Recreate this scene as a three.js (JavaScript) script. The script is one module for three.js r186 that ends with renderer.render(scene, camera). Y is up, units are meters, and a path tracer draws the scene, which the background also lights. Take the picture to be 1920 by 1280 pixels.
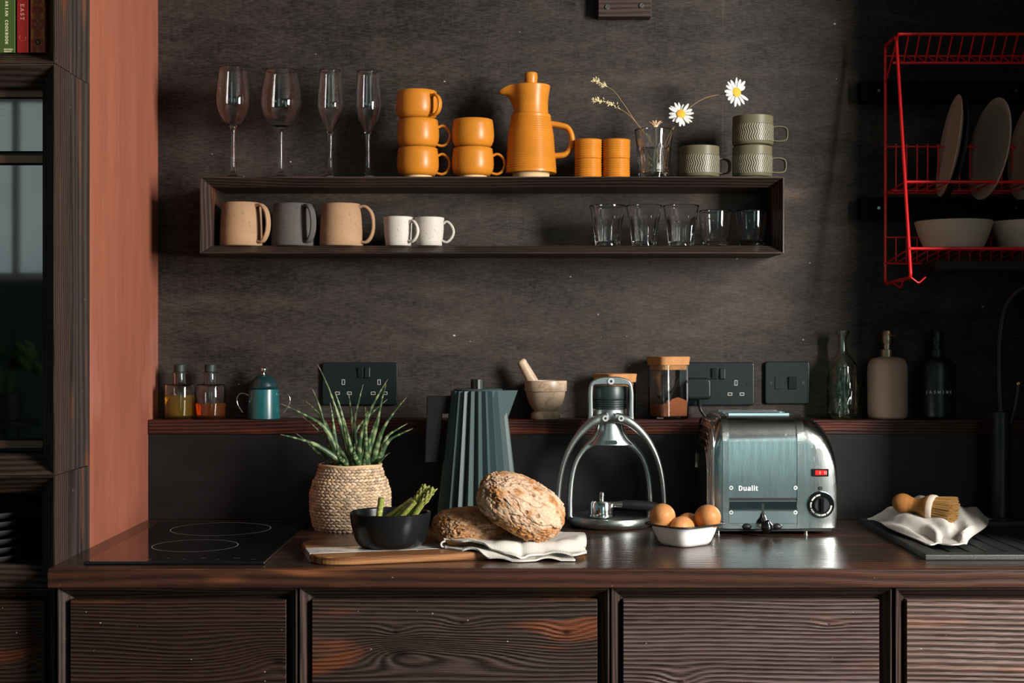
import * as THREE from 'three';
import { RectAreaLightUniformsLib } from 'three/addons/lights/RectAreaLightUniformsLib.js';
import { RoundedBoxGeometry } from 'three/addons/geometries/RoundedBoxGeometry.js';
import { mergeGeometries, mergeVertices, toCreasedNormals } from 'three/addons/utils/BufferGeometryUtils.js';
import { FontLoader } from 'three/addons/loaders/FontLoader.js';
import { TextGeometry } from 'three/addons/geometries/TextGeometry.js';

// ---------------------------------------------------------------- camera, sky, light, exposure
// The camera stands level, 2.75 m in front of the kitchen wall, its eye 33 cm above the worktop (50 mm lens).
const F = 2667, CX = 960, CY = 640, EYE = 1.2344, TOP = 0.9, WALL = 2.75, LEDGE = 2.67;
const scene = new THREE.Scene();
const camera = new THREE.PerspectiveCamera(2 * Math.atan(640 / F) * 180 / Math.PI, 1.5, 0.05, 60);
camera.position.set(0, EYE, 0);
camera.lookAt(0, EYE, -1);
const renderer = new THREE.WebGLRenderer({ antialias: true });
renderer.toneMapping = THREE.LinearToneMapping;
renderer.toneMappingExposure = 1.0;
renderer.shadowMap.enabled = true;
RectAreaLightUniformsLib.init();
// daylight entering through the tall window in the wall to the side (window_1)
const windowLight = new THREE.RectAreaLight(new THREE.Color(1.0, 0.965, 0.90), 72, 0.72, 1.16);
windowLight.position.set(1.885, 1.72, -0.78);
windowLight.lookAt(-3, 1.72, -0.78);
windowLight.name = 'window_daylight';
scene.add(windowLight);
const SKY = 3.2;

// ---------------------------------------------------------------- noise, textures, materials
function rng(seed) { let a = seed >>> 0; return () => { a = (a + 0x6D2B79F5) >>> 0; let t = a; t = Math.imul(t ^ (t >>> 15), t | 1); t ^= t + Math.imul(t ^ (t >>> 7), t | 61); return ((t ^ (t >>> 14)) >>> 0) / 4294967296; }; }
function hash(x, y, z) { let h = (Math.imul(x, 374761393) + Math.imul(y, 668265263) + Math.imul(z, 1274126177)) | 0; h = Math.imul(h ^ (h >>> 13), 1274126177); return ((h ^ (h >>> 16)) >>> 0) / 4294967296; }
const fade = (t) => t * t * (3 - 2 * t), mix = (a, b, t) => a + (b - a) * t, clamp = (x, a = 0, b = 1) => Math.min(b, Math.max(a, x));
const smooth = (a, b, x) => fade(clamp((x - a) / (b - a)));
// value noise on a permutation table
const PERM = new Uint8Array(512), VAL = new Float64Array(256);
{ const r = rng(20240607), p = Array.from({ length: 256 }, (_, i) => i); for (let i = 255; i > 0; i--) { const j = Math.floor(r() * (i + 1)); [p[i], p[j]] = [p[j], p[i]]; } for (let i = 0; i < 512; i++) PERM[i] = p[i & 255]; for (let i = 0; i < 256; i++) VAL[i] = r(); }
function vn2(x, y, k) {
  const fx0 = Math.floor(x), fy0 = Math.floor(y); let fx = x - fx0, fy = y - fy0; fx = fx * fx * (3 - 2 * fx); fy = fy * fy * (3 - 2 * fy);
  const xi = fx0 & 255, yi = fy0 & 255, a = PERM[k + PERM[yi]], b = PERM[k + PERM[yi + 1]], xj = (xi + 1) & 255;
  const p = VAL[PERM[a + xi]], q = VAL[PERM[a + xj]], r = VAL[PERM[b + xi]], s = VAL[PERM[b + xj]], t = p + (q - p) * fx;
  return t + (r + (s - r) * fx - t) * fy;
}
function vn(x, y, z = 0) { const zi = Math.floor(z), fz = z - zi; return fz ? mix(vn2(x, y, zi & 255), vn2(x, y, (zi + 1) & 255), fade(fz)) : vn2(x, y, zi & 255); }
// octaves of it; a whole-number z is only a seed
function fbm(x, y, z = 0, o = 4) { const whole = z === Math.floor(z); let s = 0, a = 0.5, n = 0; for (let i = 0; i < o; i++) { s += a * (whole ? vn2(x, y, (z + i * 13) & 255) : vn(x, y, z)); n += a; x = x * 2.03 + 17.1; y = y * 2.03 + 9.7; if (!whole) z = z * 2.03 + 3.3; a *= 0.5; } return s / n; }
const ENC = Float64Array.from({ length: 4096 }, (_, i) => { const x = i / 4095; return 255 * (x <= 0.0031308 ? 12.92 * x : 1.055 * Math.pow(x, 1 / 2.4) - 0.055); });
function makeTex(w, h, L, H, fn) {   // fn(u, v) in metres -> [r, g, b (linear), height 0..1]; returns { map, bump }
  const a = new Uint8Array(w * h * 4), b = new Uint8Array(w * h * 4);
  const enc = (x) => ENC[Math.round(x * 4095)];
  for (let y = 0, i = 0; y < h; y++) for (let x = 0; x < w; x++, i += 4) {
    const c = fn((x + 0.5) / w * L, (y + 0.5) / h * H);
    a[i] = enc(clamp(c[0])); a[i + 1] = enc(clamp(c[1])); a[i + 2] = enc(clamp(c[2])); a[i + 3] = 255;
    b[i] = b[i + 1] = b[i + 2] = 255 * clamp(c[3] ?? 0.5); b[i + 3] = 255;
  }
  const done = (d, srgb) => { const t = new THREE.DataTexture(d, w, h); t.wrapS = t.wrapT = THREE.MirroredRepeatWrapping; t.magFilter = THREE.LinearFilter; t.minFilter = THREE.LinearFilter; if (srgb) t.colorSpace = THREE.SRGBColorSpace; t.repeat.set(1 / L, 1 / H); t.needsUpdate = true; return t; };
  return { map: done(a, true), bump: done(b, false) };
}
const lin = (r, g, b) => new THREE.Color().setRGB(r, g, b);
const hex = (s) => new THREE.Color(s);
function mat(o) { return new THREE.MeshPhysicalMaterial(o); }
function specks(u, v, cell, share, r, seed) {   // tiny chips: 1 inside one
  const x = Math.floor(u / cell), y = Math.floor(v / cell); if (hash(x, y, seed) > share) return 0;
  const cx = (x + 0.2 + 0.6 * hash(x, y, seed + 1)) * cell, cy = (y + 0.2 + 0.6 * hash(x, y, seed + 2)) * cell, rr = r * (0.4 + hash(x, y, seed + 3));
  return Math.hypot((u - cx) * 0.7, v - cy) < rr ? 1 : 0;
}
// stained softwood with raised brushed grain running along u
function wood({ seed, L, H, w, h, freq, wob = 1, knots = [], dark, light, red, redAt = 0.62, chips = 0.02, rough = 0.42, bump = 0.0012, spec = 0.5, coat = 0 }) {
  const t = makeTex(w, h, L, H, (u, v) => {
    let f = v + wob * (0.03 * (fbm(u * 1.7, v * 2.2, seed, 3) - 0.5) + 0.006 * (fbm(u * 6, v * 9, seed + 5, 2) - 0.5)), eye = 0;
    for (const k of knots) { const e = Math.exp(-(((u - k.u) / k.w) ** 2 + ((v - k.v) / k.h) ** 2)); f += k.a * e; if (k.eye) eye = Math.max(eye, Math.exp(-(((u - k.u) / (k.eye)) ** 2 + ((v - k.v) / (k.eye * 0.5)) ** 2) * 1.6)); }
    const ph = f * freq, g0 = 0.5 + 0.5 * Math.sin(6.2832 * (ph + 0.5 * vn(u * 3, ph * 0.35, seed + 9)));
    const fib = vn(u * 45, v * 1300, seed + 2), wide = fbm(u * 2.5, v * 26, seed + 3, 3);
    const g = clamp(Math.pow(g0, 0.8) * 0.75 + (fib - 0.5) * 0.45 + (wide - 0.5) * 0.5 + 0.1);
    const rd = smooth(redAt, redAt + 0.16, fbm(u * 4.5, f * 30, seed + 7, 3)) * (0.4 + 0.6 * g);
    const c = [0, 0, 0, 0];
    for (let i = 0; i < 3; i++) c[i] = mix(mix(mix(dark[i], light[i], g), red[i], rd * 0.75), dark[i] * 0.35, eye * 0.9);
    const s = specks(u, v, 0.011, chips, 0.0006, seed);
    if (s) { c[0] = 0.42; c[1] = 0.36; c[2] = 0.3; }
    c[3] = clamp(g0 * 0.7 + fib * 0.3 - eye * 0.3); return c;
  });
  return mat({ map: t.map, bumpMap: t.bump, bumpScale: bump, roughness: rough, specularIntensity: spec, clearcoat: coat, clearcoatRoughness: 0.3 });
}

// ---------------------------------------------------------------- building blocks
const V = (x, y, z) => new THREE.Vector3(x, y, z);
const wx = (px, Z) => (px - CX) * Z / F, wy = (py, Z) => EYE - (py - CY) * Z / F, zTop = (py) => 0.3344 * F / (py - CY);
const taken = new Map();
function numbered(n) { const k = taken.get(n) ?? 0; taken.set(n, k + 1); return k ? n + '_' + String(k).padStart(3, '0') : n; }
function mesh(name, geo, m, parent) {
  const o = new THREE.Mesh(geo, m); o.name = parent === scene ? numbered(name) : name; o.castShadow = o.receiveShadow = true; parent.add(o); return o;
}
function thing(name, label, category, pos = [0, 0, 0], group) {
  const o = new THREE.Group(); o.name = numbered(name); o.position.set(...pos); o.userData = { label, category }; if (group) o.userData.group = group; scene.add(o); return o;
}
function copyOf(src, pos, label, turn) {
  const c = src.clone(); c.name = numbered(src.name.replace(/_\d\d\d$/, '')); c.userData = { ...src.userData }; if (label) c.userData.label = label;
  c.position.set(...pos); if (turn !== undefined) c.rotation.y = turn; scene.add(c); return c;
}
function structure(name, geo, m) { const o = mesh(name, geo, m, scene); o.userData.kind = 'structure'; return o; }
function at(geo, x, y, z) { return geo.translate(x, y, z); }
const merge = (list) => mergeGeometries(list.map((g) => { const n = g.index ? g.toNonIndexed() : g; for (const k of Object.keys(n.attributes)) if (!['position', 'normal', 'uv'].includes(k)) n.deleteAttribute(k); if (!n.attributes.uv) n.setAttribute('uv', new THREE.Float32BufferAttribute(new Float32Array(n.attributes.position.count * 2), 2)); return n; }));
// uv in metres with the grain along an axis
function grain(geo, axis, du = 0, dv = 0) {
  const g = geo.index ? geo.toNonIndexed() : geo, p = g.attributes.position, n = g.attributes.normal, uv = new Float32Array(p.count * 2), a = 'xyz'.indexOf(axis);
  const P = [0, 0, 0], N = [0, 0, 0];
  for (let i = 0; i < p.count; i += 3) {
    N.fill(0); for (let k = 0; k < 3; k++) { N[0] += Math.abs(n.getX(i + k)); N[1] += Math.abs(n.getY(i + k)); N[2] += Math.abs(n.getZ(i + k)); }
    const others = [0, 1, 2].filter((k) => k !== a), v = N[a] > Math.max(N[others[0]], N[others[1]]) ? others : [a, N[others[0]] > N[others[1]] ? others[1] : others[0]];
    for (let k = 0; k < 3; k++) { P[0] = p.getX(i + k); P[1] = p.getY(i + k); P[2] = p.getZ(i + k); uv[(i + k) * 2] = P[v[0]] + du; uv[(i + k) * 2 + 1] = P[v[1]] + dv; }
  }
  g.setAttribute('uv', new THREE.BufferAttribute(uv, 2)); return g;
}
function box(x0, x1, y0, y1, z0, z1, r = 0) {
  const w = x1 - x0, h = y1 - y0, d = z1 - z0, g = r ? new RoundedBoxGeometry(w, h, d, 2, r) : new THREE.BoxGeometry(w, h, d);
  return g.translate((x0 + x1) / 2, (y0 + y1) / 2, (z0 + z1) / 2);
}
// normals split at edges sharper than the angle (worked out at a thousand times the size, as the helper rounds positions)
function creased(g, angle) { const c = toCreasedNormals(g.scale(1000, 1000, 1000), angle); return c.scale(0.001, 0.001, 0.001); }
// surface through rings of points (arrays of [x, y, z]), closed round, with flat caps
function loft(rings, { cap0 = false, cap1 = false, crease = 0 } = {}) {
  const n = rings[0].length, pos = [], uv = [], idx = [];
  rings.forEach((r, i) => { for (let j = 0; j <= n; j++) { const q = r[j % n]; pos.push(q[0], q[1], q[2]); uv.push(j / n, i / (rings.length - 1)); } });
  for (let i = 0; i < rings.length - 1; i++) for (let j = 0; j < n; j++) { const a = i * (n + 1) + j, b = a + 1, c = a + n + 1, d = c + 1; idx.push(a, b, d, a, d, c); }
  const g = new THREE.BufferGeometry(); g.setAttribute('position', new THREE.Float32BufferAttribute(pos, 3)); g.setAttribute('uv', new THREE.Float32BufferAttribute(uv, 2)); g.setIndex(idx); g.computeVertexNormals();
  const N = g.attributes.normal;
  for (let i = 0; i < rings.length; i++) { const a = i * (n + 1), b = a + n, v = V(N.getX(a) + N.getX(b), N.getY(a) + N.getY(b), N.getZ(a) + N.getZ(b)).normalize(); N.setXYZ(a, v.x, v.y, v.z); N.setXYZ(b, v.x, v.y, v.z); }
  const list = [crease ? creased(g, crease) : g];
  const cap = (r, flip) => {
    const c = r.reduce((s, q) => [s[0] + q[0] / n, s[1] + q[1] / n, s[2] + q[2] / n], [0, 0, 0]), p = [];
    for (let j = 0; j < n; j++) { const a = r[j], b = r[(j + 1) % n]; flip ? p.push(...c, ...b, ...a) : p.push(...c, ...a, ...b); }
    const k = new THREE.BufferGeometry(); k.setAttribute('position', new THREE.Float32BufferAttribute(p, 3)); k.computeVertexNormals(); return k;
  };
  if (cap0) list.push(cap(rings[0], true)); if (cap1) list.push(cap(rings[rings.length - 1], false));
  return list.length > 1 ? merge(list) : list[0];
}
const circle = (r, y, n = 48, cx = 0, cz = 0) => Array.from({ length: n }, (_, j) => { const a = -j / n * 6.283185307; return [cx + r * Math.cos(a), y, cz + r * Math.sin(a)]; });
// body of revolution from [radius, height] pairs, bottom to top on the outside
function turned(pts, n = 48, crease = 0.75) { return loft(pts.map(([r, y]) => circle(Math.max(r, 1e-5), y, n)), { crease }); }
function spline(pts, n = 32) { const c = new THREE.CatmullRomCurve3(pts.map((p) => V(p[0], p[1], p[2] ?? 0)), false, 'centripetal'); return c.getPoints(n).map((p) => pts[0].length > 2 ? [p.x, p.y, p.z] : [p.x, p.y]); }
// vessel: outer profile (bottom to rim) with wall thickness t and floor thickness b
function vessel(outer, t, b = t, n = 48) {
  const inner = outer.filter(([, y]) => y > outer[0][1] + b).map(([r, y]) => [Math.max(r - t, 0.0005), y]).reverse(), top = outer[outer.length - 1];
  inner[0] = [top[0] - t, top[1] - t * 0.1];
  const last = inner[inner.length - 1];
  return turned([[0, outer[0][1]], ...outer, [top[0] - t * 0.5, top[1] + t * 0.35], ...inner, [last[0] * 0.9, outer[0][1] + b], [0, outer[0][1] + b]], n, 0.9);
}
// rod through points; r is a number or a function of 0..1; flat squashes it across the plane normal `side`
function rod(pts, r, { n = 24, m = 10, closed = false, straight = false, side = null, ry = null, crease = 0 } = {}) {
  const P = pts.map((p) => p.isVector3 ? p : V(...p)), curve = straight ? (() => { const c = new THREE.CurvePath(); for (let i = 0; i < P.length - 1; i++) c.add(new THREE.LineCurve3(P[i], P[i + 1])); return c; })() : new THREE.CatmullRomCurve3(P, closed, 'centripetal');
  const k = straight ? P.length - 1 : n, C = [], T = [];
  for (let i = 0; i <= k; i++) { C.push(straight ? P[i] : curve.getPoint(i / k)); if (straight) { const a = P[Math.max(0, i - 1)], b = P[Math.min(k, i + 1)]; T.push(b.clone().sub(a).normalize()); } else T.push(curve.getTangent(i / k).normalize()); }
  let N = side ? V(...side) : Math.abs(T[0].y) < 0.9 ? V(0, 1, 0) : V(1, 0, 0);
  const rings = C.map((c, i) => {
    const B0 = N.clone().sub(T[i].clone().multiplyScalar(N.dot(T[i]))).normalize(); if (!side) N = B0; const A = B0.clone().cross(T[i]).normalize(), rr = typeof r === 'function' ? r(i / k) : r, rb = ry ? (typeof ry === 'function' ? ry(i / k) : ry) : rr;
    return Array.from({ length: m }, (_, j) => { const a = j / m * 6.283185307, q = c.clone().addScaledVector(A, rr * Math.cos(a)).addScaledVector(B0, rb * Math.sin(a)); return [q.x, q.y, q.z]; });
  });
  if (closed) { rings[k] = rings[0]; return loft(rings, { crease }); }
  return loft(rings, { cap0: true, cap1: true, crease });
}
function bent(pts, r, fillet, m = 8) {   // wire with rounded corners
  const P = pts.map((p) => V(...p)), out = [P[0]];
  for (let i = 1; i < P.length - 1; i++) {
    const a = P[i - 1], b = P[i], c = P[i + 1], f = Math.min(fillet, a.distanceTo(b) * 0.45, c.distanceTo(b) * 0.45), s = b.clone().lerp(a, f / a.distanceTo(b)), e = b.clone().lerp(c, f / c.distanceTo(b));
    for (let k = 0; k <= 5; k++) { const t = k / 5; out.push(s.clone().multiplyScalar((1 - t) ** 2).addScaledVector(b, 2 * t * (1 - t)).addScaledVector(e, t * t)); }
  }
  out.push(P[P.length - 1]); return rod(out, r, { straight: true, m });
}
// planar strap (rounded rectangle section): path in a plane, half thickness a, half width b along `side`
function strap(pts, a, b, side, { n = 28, p = 4, m = 20 } = {}) {
  const curve = new THREE.CatmullRomCurve3(pts.map((q) => V(...q)), false, 'centripetal'), S = V(...side).normalize();
  const rings = Array.from({ length: n + 1 }, (_, i) => {
    const c = curve.getPoint(i / n), T = curve.getTangent(i / n).normalize(), A = S.clone().cross(T).normalize(), aa = typeof a === 'function' ? a(i / n) : a, bb = typeof b === 'function' ? b(i / n) : b;
    return Array.from({ length: m }, (_, j) => { const t = j / m * 6.283185307, C = Math.cos(t), s = Math.sin(t), q = c.clone().addScaledVector(A, aa * Math.sign(C) * Math.abs(C) ** (2 / p)).addScaledVector(S, bb * Math.sign(s) * Math.abs(s) ** (2 / p)); return [q.x, q.y, q.z]; });
  });
  return loft(rings, { cap0: true, cap1: true });
}
function roundRect(w, h, r) {
  const s = new THREE.Shape(), x = -w / 2, y = -h / 2; s.moveTo(x + r, y); s.lineTo(x + w - r, y); s.absarc(x + w - r, y + r, r, -Math.PI / 2, 0); s.lineTo(x + w, y + h - r); s.absarc(x + w - r, y + h - r, r, 0, Math.PI / 2); s.lineTo(x + r, y + h); s.absarc(x + r, y + h - r, r, Math.PI / 2, Math.PI); s.lineTo(x, y + r); s.absarc(x + r, y + r, r, Math.PI, Math.PI * 1.5); return s;
}
function slab(shape, depth, bevel = 0.001, seg = 3, curve = 12) { return new THREE.ExtrudeGeometry(shape, { depth: depth - 2 * bevel, bevelEnabled: bevel > 0, bevelThickness: bevel, bevelSize: bevel, bevelOffset: -bevel, bevelSegments: seg, curveSegments: curve }).translate(0, 0, bevel); }
// mitred rail frame whose face slopes inwards; one mesh per rail
function mitred(parent, name, x0, y0, x1, y1, b, d, zf, zb, m, sides = 'tblr', lip = 0.002) {
  const sec = [[0, zf], [lip, zf], [b, zf - d], [b, zb], [0, zb]];
  const corner = { tl: (o, z) => [x0 + o, y1 - o, z], tr: (o, z) => [x1 - o, y1 - o, z], bl: (o, z) => [x0 + o, y0 + o, z], br: (o, z) => [x1 - o, y0 + o, z] };
  const ends = { t: ['tl', 'tr'], r: ['tr', 'br'], b: ['br', 'bl'], l: ['bl', 'tl'] };
  for (const s of sides) {
    const [e0, e1] = ends[s].map((c) => corner[c]), p = [], quad = (a, bb, c, dd) => p.push(...a, ...bb, ...c, ...a, ...c, ...dd);
    for (let i = 0; i < 5; i++) { const [o0, z0] = sec[i], [o1, z1] = sec[(i + 1) % 5]; quad(e0(o0, z0), e0(o1, z1), e1(o1, z1), e1(o0, z0)); }
    for (const [e, f] of [[e0, 1], [e1, 0]]) for (let i = 1; i < 4; i++) { const t = [e(...sec[0]), e(...sec[i]), e(...sec[i + 1])]; if (f) t.reverse(); p.push(...t.flat()); }
    const g = new THREE.BufferGeometry(); g.setAttribute('position', new THREE.Float32BufferAttribute(p, 3)); g.computeVertexNormals();
    mesh(name, grain(g, s === 't' || s === 'b' ? 'x' : 'y', x0 * 0.37 + (s === 'b' ? 0.4 : 0), y0 * 0.71 + (s === 'r' ? 0.3 : 0)), m, parent);
  }
}
console.log('helpers');
// ---------------------------------------------------------------- materials
const M = {};
// sky: thin broken cloud over a pale sky
{
  const w = 512, h = 256, d = new Uint8Array(w * h * 4);
  for (let y = 0, i = 0; y < h; y++) for (let x = 0; x < w; x++, i += 4) {
    const el = (y / h - 0.5) * Math.PI, az = x / w * 6.2831853, cx = Math.cos(el) * Math.cos(az), cy = Math.sin(el), cz = Math.cos(el) * Math.sin(az);
    const c = smooth(0.38, 0.62, fbm(cx * 9 + 9, cy * 14 + 4, cz * 9 + 2, 5));
    d[i] = mix(98, 206, c); d[i + 1] = mix(146, 226, c); d[i + 2] = mix(147, 223, c); d[i + 3] = 255;
  }
  const t = new THREE.DataTexture(d, w, h); t.mapping = THREE.EquirectangularReflectionMapping; t.colorSpace = THREE.SRGBColorSpace; t.magFilter = t.minFilter = THREE.LinearFilter; t.needsUpdate = true;
  scene.background = t; scene.backgroundIntensity = SKY;
}
// dark stained plywood on the wall: fine horizontal grain, faint cross weave, rubbed patches and pale scratches
{
  const t = makeTex(2048, 1365, 2.1, 1.4, (u, v) => {
    const fine = vn(u * 130, v * 700, 3), med = fbm(u * 14, v * 60, 11), big = fbm(u * 2.2, v * 2.6, 23), weave = vn(u * 800, v * 60, 5), soft = fbm(u * 5, v * 11, 31), vert = fbm(u * 30, v * 1.5, 37);
    let k = 0.62 + 0.52 * (fine - 0.5) + 0.42 * (med - 0.5) + 0.8 * (big - 0.5) + 0.2 * (weave - 0.5) + 0.45 * (soft - 0.5) + 0.18 * (vert - 0.5);
    const band = Math.exp(-(((v - 0.90) / 0.016) ** 2)) * smooth(0.46, 0.66, fbm(u * 5, v * 20, 41)) * (0.4 + 1.2 * vn(u * 160, v * 500, 8));
    const rub = smooth(0.58, 0.74, fbm(u * 5, v * 16, 61)) * (0.2 + vn(u * 90, v * 600, 9));
    const line = Math.exp(-(((u - 1.355 - 0.004 * vn(v * 5, 0, 3)) / 0.0016) ** 2)) * 0.5 * vn(v * 30, 1, 4);
    k = Math.max(0.16, k) * 0.048;
    const c = [k * 1.22 + band * 0.05 + rub * 0.018 + line * 0.04, k * 0.95 + band * 0.034 + rub * 0.0135 + line * 0.034, k * 0.84 + band * 0.024 + rub * 0.010 + line * 0.03];
    if (specks(u, v, 0.05, 0.05, 0.0012, 77)) { c[0] = 0.5; c[1] = 0.42; c[2] = 0.34; }
    return [...c, 0.5 + 0.5 * (fine - 0.5)];
  });
  M.wall = mat({ map: t.map, bumpMap: t.bump, bumpScale: 0.0003, roughness: 0.6, specularIntensity: 0.35 });
}
// terracotta stained plywood
{
  const t = makeTex(512, 1024, 0.5, 1.6, (u, v) => {
    const a = fbm(u * 16, v * 1.6, 3), b = vn(u * 420, v * 28, 8), c = fbm(u * 4, v * 3, 15), p = smooth(0.58, 0.75, fbm(u * 9, v * 5, 33));
    const k = 1 + 0.5 * (a - 0.5) + 0.16 * (b - 0.5) + 0.35 * (c - 0.5), q = [0.265 * k, 0.086 * k, 0.053 * k];
    q[0] += p * 0.03; q[1] += p * 0.022; q[2] += p * 0.018;
    if (specks(u, v, 0.04, 0.03, 0.001, 5)) { q[0] = 0.7; q[1] = 0.5; q[2] = 0.4; }
    return [...q, b];
  });
  M.terracotta = mat({ map: t.map, bumpMap: t.bump, bumpScale: 0.0001, roughness: 0.62, specularIntensity: 0.3 });
}
const RED = [0.17, 0.045, 0.018];
M.frame = wood({ seed: 11, L: 1.3, H: 0.16, w: 1024, h: 256, freq: 110, wob: 1.4, dark: [0.014, 0.009, 0.0075], light: [0.060, 0.038, 0.030], red: RED, redAt: 0.66, rough: 0.45, bump: 0.0007, chips: 0.012 });
M.frameUp = M.frame;
M.side = wood({ seed: 37, L: 1.2, H: 0.2, w: 1024, h: 256, freq: 34, wob: 1.6, knots: [{ u: 0.62, v: 0.1, w: 0.5, h: 0.022, a: 0.03 }], dark: [0.014, 0.010, 0.009], light: [0.050, 0.038, 0.034], red: [0.13, 0.05, 0.025], redAt: 0.64, rough: 0.5, bump: 0.0008, chips: 0.01 });
M.counter = wood({ seed: 51, L: 1.75, H: 0.62, w: 1536, h: 512, freq: 55, dark: [0.016, 0.009, 0.007], light: [0.058, 0.030, 0.021], red: [0.13, 0.045, 0.02], redAt: 0.6, rough: 0.26, bump: 0.0003, chips: 0.02, spec: 0.55, coat: 0.3 });
M.counterEdge = wood({ seed: 53, L: 1.75, H: 0.06, w: 1536, h: 128, freq: 75, wob: 1.1, dark: [0.020, 0.0085, 0.006], light: [0.066, 0.024, 0.013], red: [0.30, 0.10, 0.035], redAt: 0.6, rough: 0.42, bump: 0.0006, chips: 0.01 });
M.ledge = wood({ seed: 71, L: 1.75, H: 0.1, w: 1024, h: 128, freq: 170, wob: 0.8, dark: [0.012, 0.005, 0.004], light: [0.075, 0.022, 0.016], red: [0.17, 0.036, 0.016], redAt: 0.6, rough: 0.42, bump: 0.0012, chips: 0.006 });
M.lowPanel = (() => { const t = makeTex(1024, 128, 1.7, 0.2, (u, v) => { const k = 0.010 * (0.7 + 0.6 * fbm(u * 8, v * 60, 4)); const s = specks(u, v, 0.035, 0.05, 0.0011, 9); return s ? [0.3, 0.27, 0.24] : [k * 1.1, k, k * 1.02, 0.5]; }); return mat({ map: t.map, roughness: 0.42, specularIntensity: 0.5 }); })();
M.carcass = mat({ color: lin(0.012, 0.008, 0.007), roughness: 0.6 });
M.teal = (() => { const t = makeTex(512, 512, 3, 3, (u, v) => { const k = 0.6 + 0.8 * fbm(u * 2, v * 2, 5, 5); return [0.055 * k, 0.115 * k, 0.12 * k]; }); return mat({ map: t.map, roughness: 0.9 }); })();
M.ceiling = mat({ color: lin(0.07, 0.068, 0.065), roughness: 0.9 });
M.floor = wood({ seed: 91, L: 3, H: 0.6, w: 512, h: 256, freq: 40, dark: [0.03, 0.018, 0.012], light: [0.08, 0.045, 0.03], red: [0.09, 0.045, 0.025], chips: 0, bump: 0.0003 });
M.pane = mat({ color: 0xffffff, transmission: 1, roughness: 0, thickness: 0, ior: 1.5 });
M.white = mat({ color: lin(0.6, 0.6, 0.58), roughness: 0.5 });
M.glass = mat({ color: 0xffffff, transmission: 1, roughness: 0.0, thickness: 0.002, ior: 1.5 });
M.water = mat({ color: 0xffffff, transmission: 1, roughness: 0, thickness: 0.02, ior: 1.33 });
M.black = mat({ color: lin(0.008, 0.009, 0.009), roughness: 0.45 });
M.blackGloss = mat({ color: lin(0.004, 0.005, 0.005), roughness: 0.08, ior: 1.6 });
M.satin = mat({ color: lin(0.80, 0.81, 0.80), metalness: 1, roughness: 0.42 });
M.blackMatt = mat({ color: lin(0.006, 0.007, 0.007), roughness: 0.7, specularIntensity: 0.35 });
M.polished = mat({ color: lin(0.46, 0.47, 0.47), metalness: 1, roughness: 0.05 });
M.chrome = mat({ color: lin(0.78, 0.80, 0.80), metalness: 1, roughness: 0.12 });
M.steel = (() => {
  const t = makeTex(512, 512, 0.2, 0.2, (u, v) => { const a = vn(u * 900 + v * 500, v * 90 - u * 60, 3), b = fbm(u * 30, v * 30, 7), s = smooth(0.86, 0.95, vn((u * 0.9 - v * 0.45) * 1500, (u * 0.45 + v * 0.9) * 50, 17)); const k = 0.46 + 0.16 * (b - 0.5) + 0.06 * (a - 0.5) + 0.22 * s; return [k * 0.94, k, k * 0.99, 0.35 + 0.3 * a + 0.6 * s]; });  // slight teal of the mirrored room is put into the steel colour
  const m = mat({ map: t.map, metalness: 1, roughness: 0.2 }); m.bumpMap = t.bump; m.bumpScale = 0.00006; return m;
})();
M.castAlloy = (() => { const t = makeTex(256, 256, 0.2, 0.2, (u, v) => { const k = 0.50 + 0.14 * (fbm(u * 60, v * 60, 2) - 0.5); return [k * 0.93, k, k * 0.99, fbm(u * 200, v * 200, 9)]; }); const m = mat({ map: t.map, metalness: 1, roughness: 0.34 }); return m; })();

// ---------------------------------------------------------------- the room
structure('floor', box(-2.72, 2.0, -0.1, 0, -2.87, 1.92), M.floor);
structure('ceiling', box(-2.72, 2.0, 2.6, 2.7, -2.87, 1.92), M.ceiling);
{
  const g = new THREE.BoxGeometry(4.72, 2.6, 0.12).translate(-0.36, 1.3, -WALL - 0.06);
  structure('wall_back', grain(g, 'x', 0.95, -0.62), M.wall);
}
structure('wall_left', box(-2.72, -2.6, 0, 2.6, -2.75, 1.8), M.teal);
function openWall(axis, fixed0, fixed1, a0, a1, b0, b1, o) {   // wall with one opening [a0, a1, y0, y1]
  const parts = [[a0, o[0], b0, b1], [o[1], a1, b0, b1], [o[0], o[1], b0, o[2]], [o[0], o[1], o[3], b1]];
  return merge(parts.map(([p, q, y0, y1]) => axis === 'x' ? box(fixed0, fixed1, y0, y1, p, q) : box(p, q, y0, y1, fixed0, fixed1)));
}
const W1 = [-1.14, -0.42, 1.14, 2.30], W2 = [-2.5, -1.55, 1.5, 2.32], W3 = [0.75, 1.75, 0.55, 2.15];
structure('wall_right', openWall('x', 1.9, 2.0, -2.75, 1.8, 0, 2.6, W1), M.teal);
structure('wall_front', merge([openWall('z', 1.8, 1.92, -2.6, 0, 0, 2.6, W2), openWall('z', 1.8, 1.92, 0, 1.9, 0, 2.6, W3)]), M.teal);
structure('ground', box(-6, 8, -0.12, -0.02, 1.93, 14), mat({ color: lin(0.20, 0.245, 0.245), roughness: 0.9 }));
structure('wall_stub_unseen', box(1.0, 1.1, 0, 2.6, -2.75, -2.12), M.ceiling);  // unseen stub, its depth set to shade the end of the back wall
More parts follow.
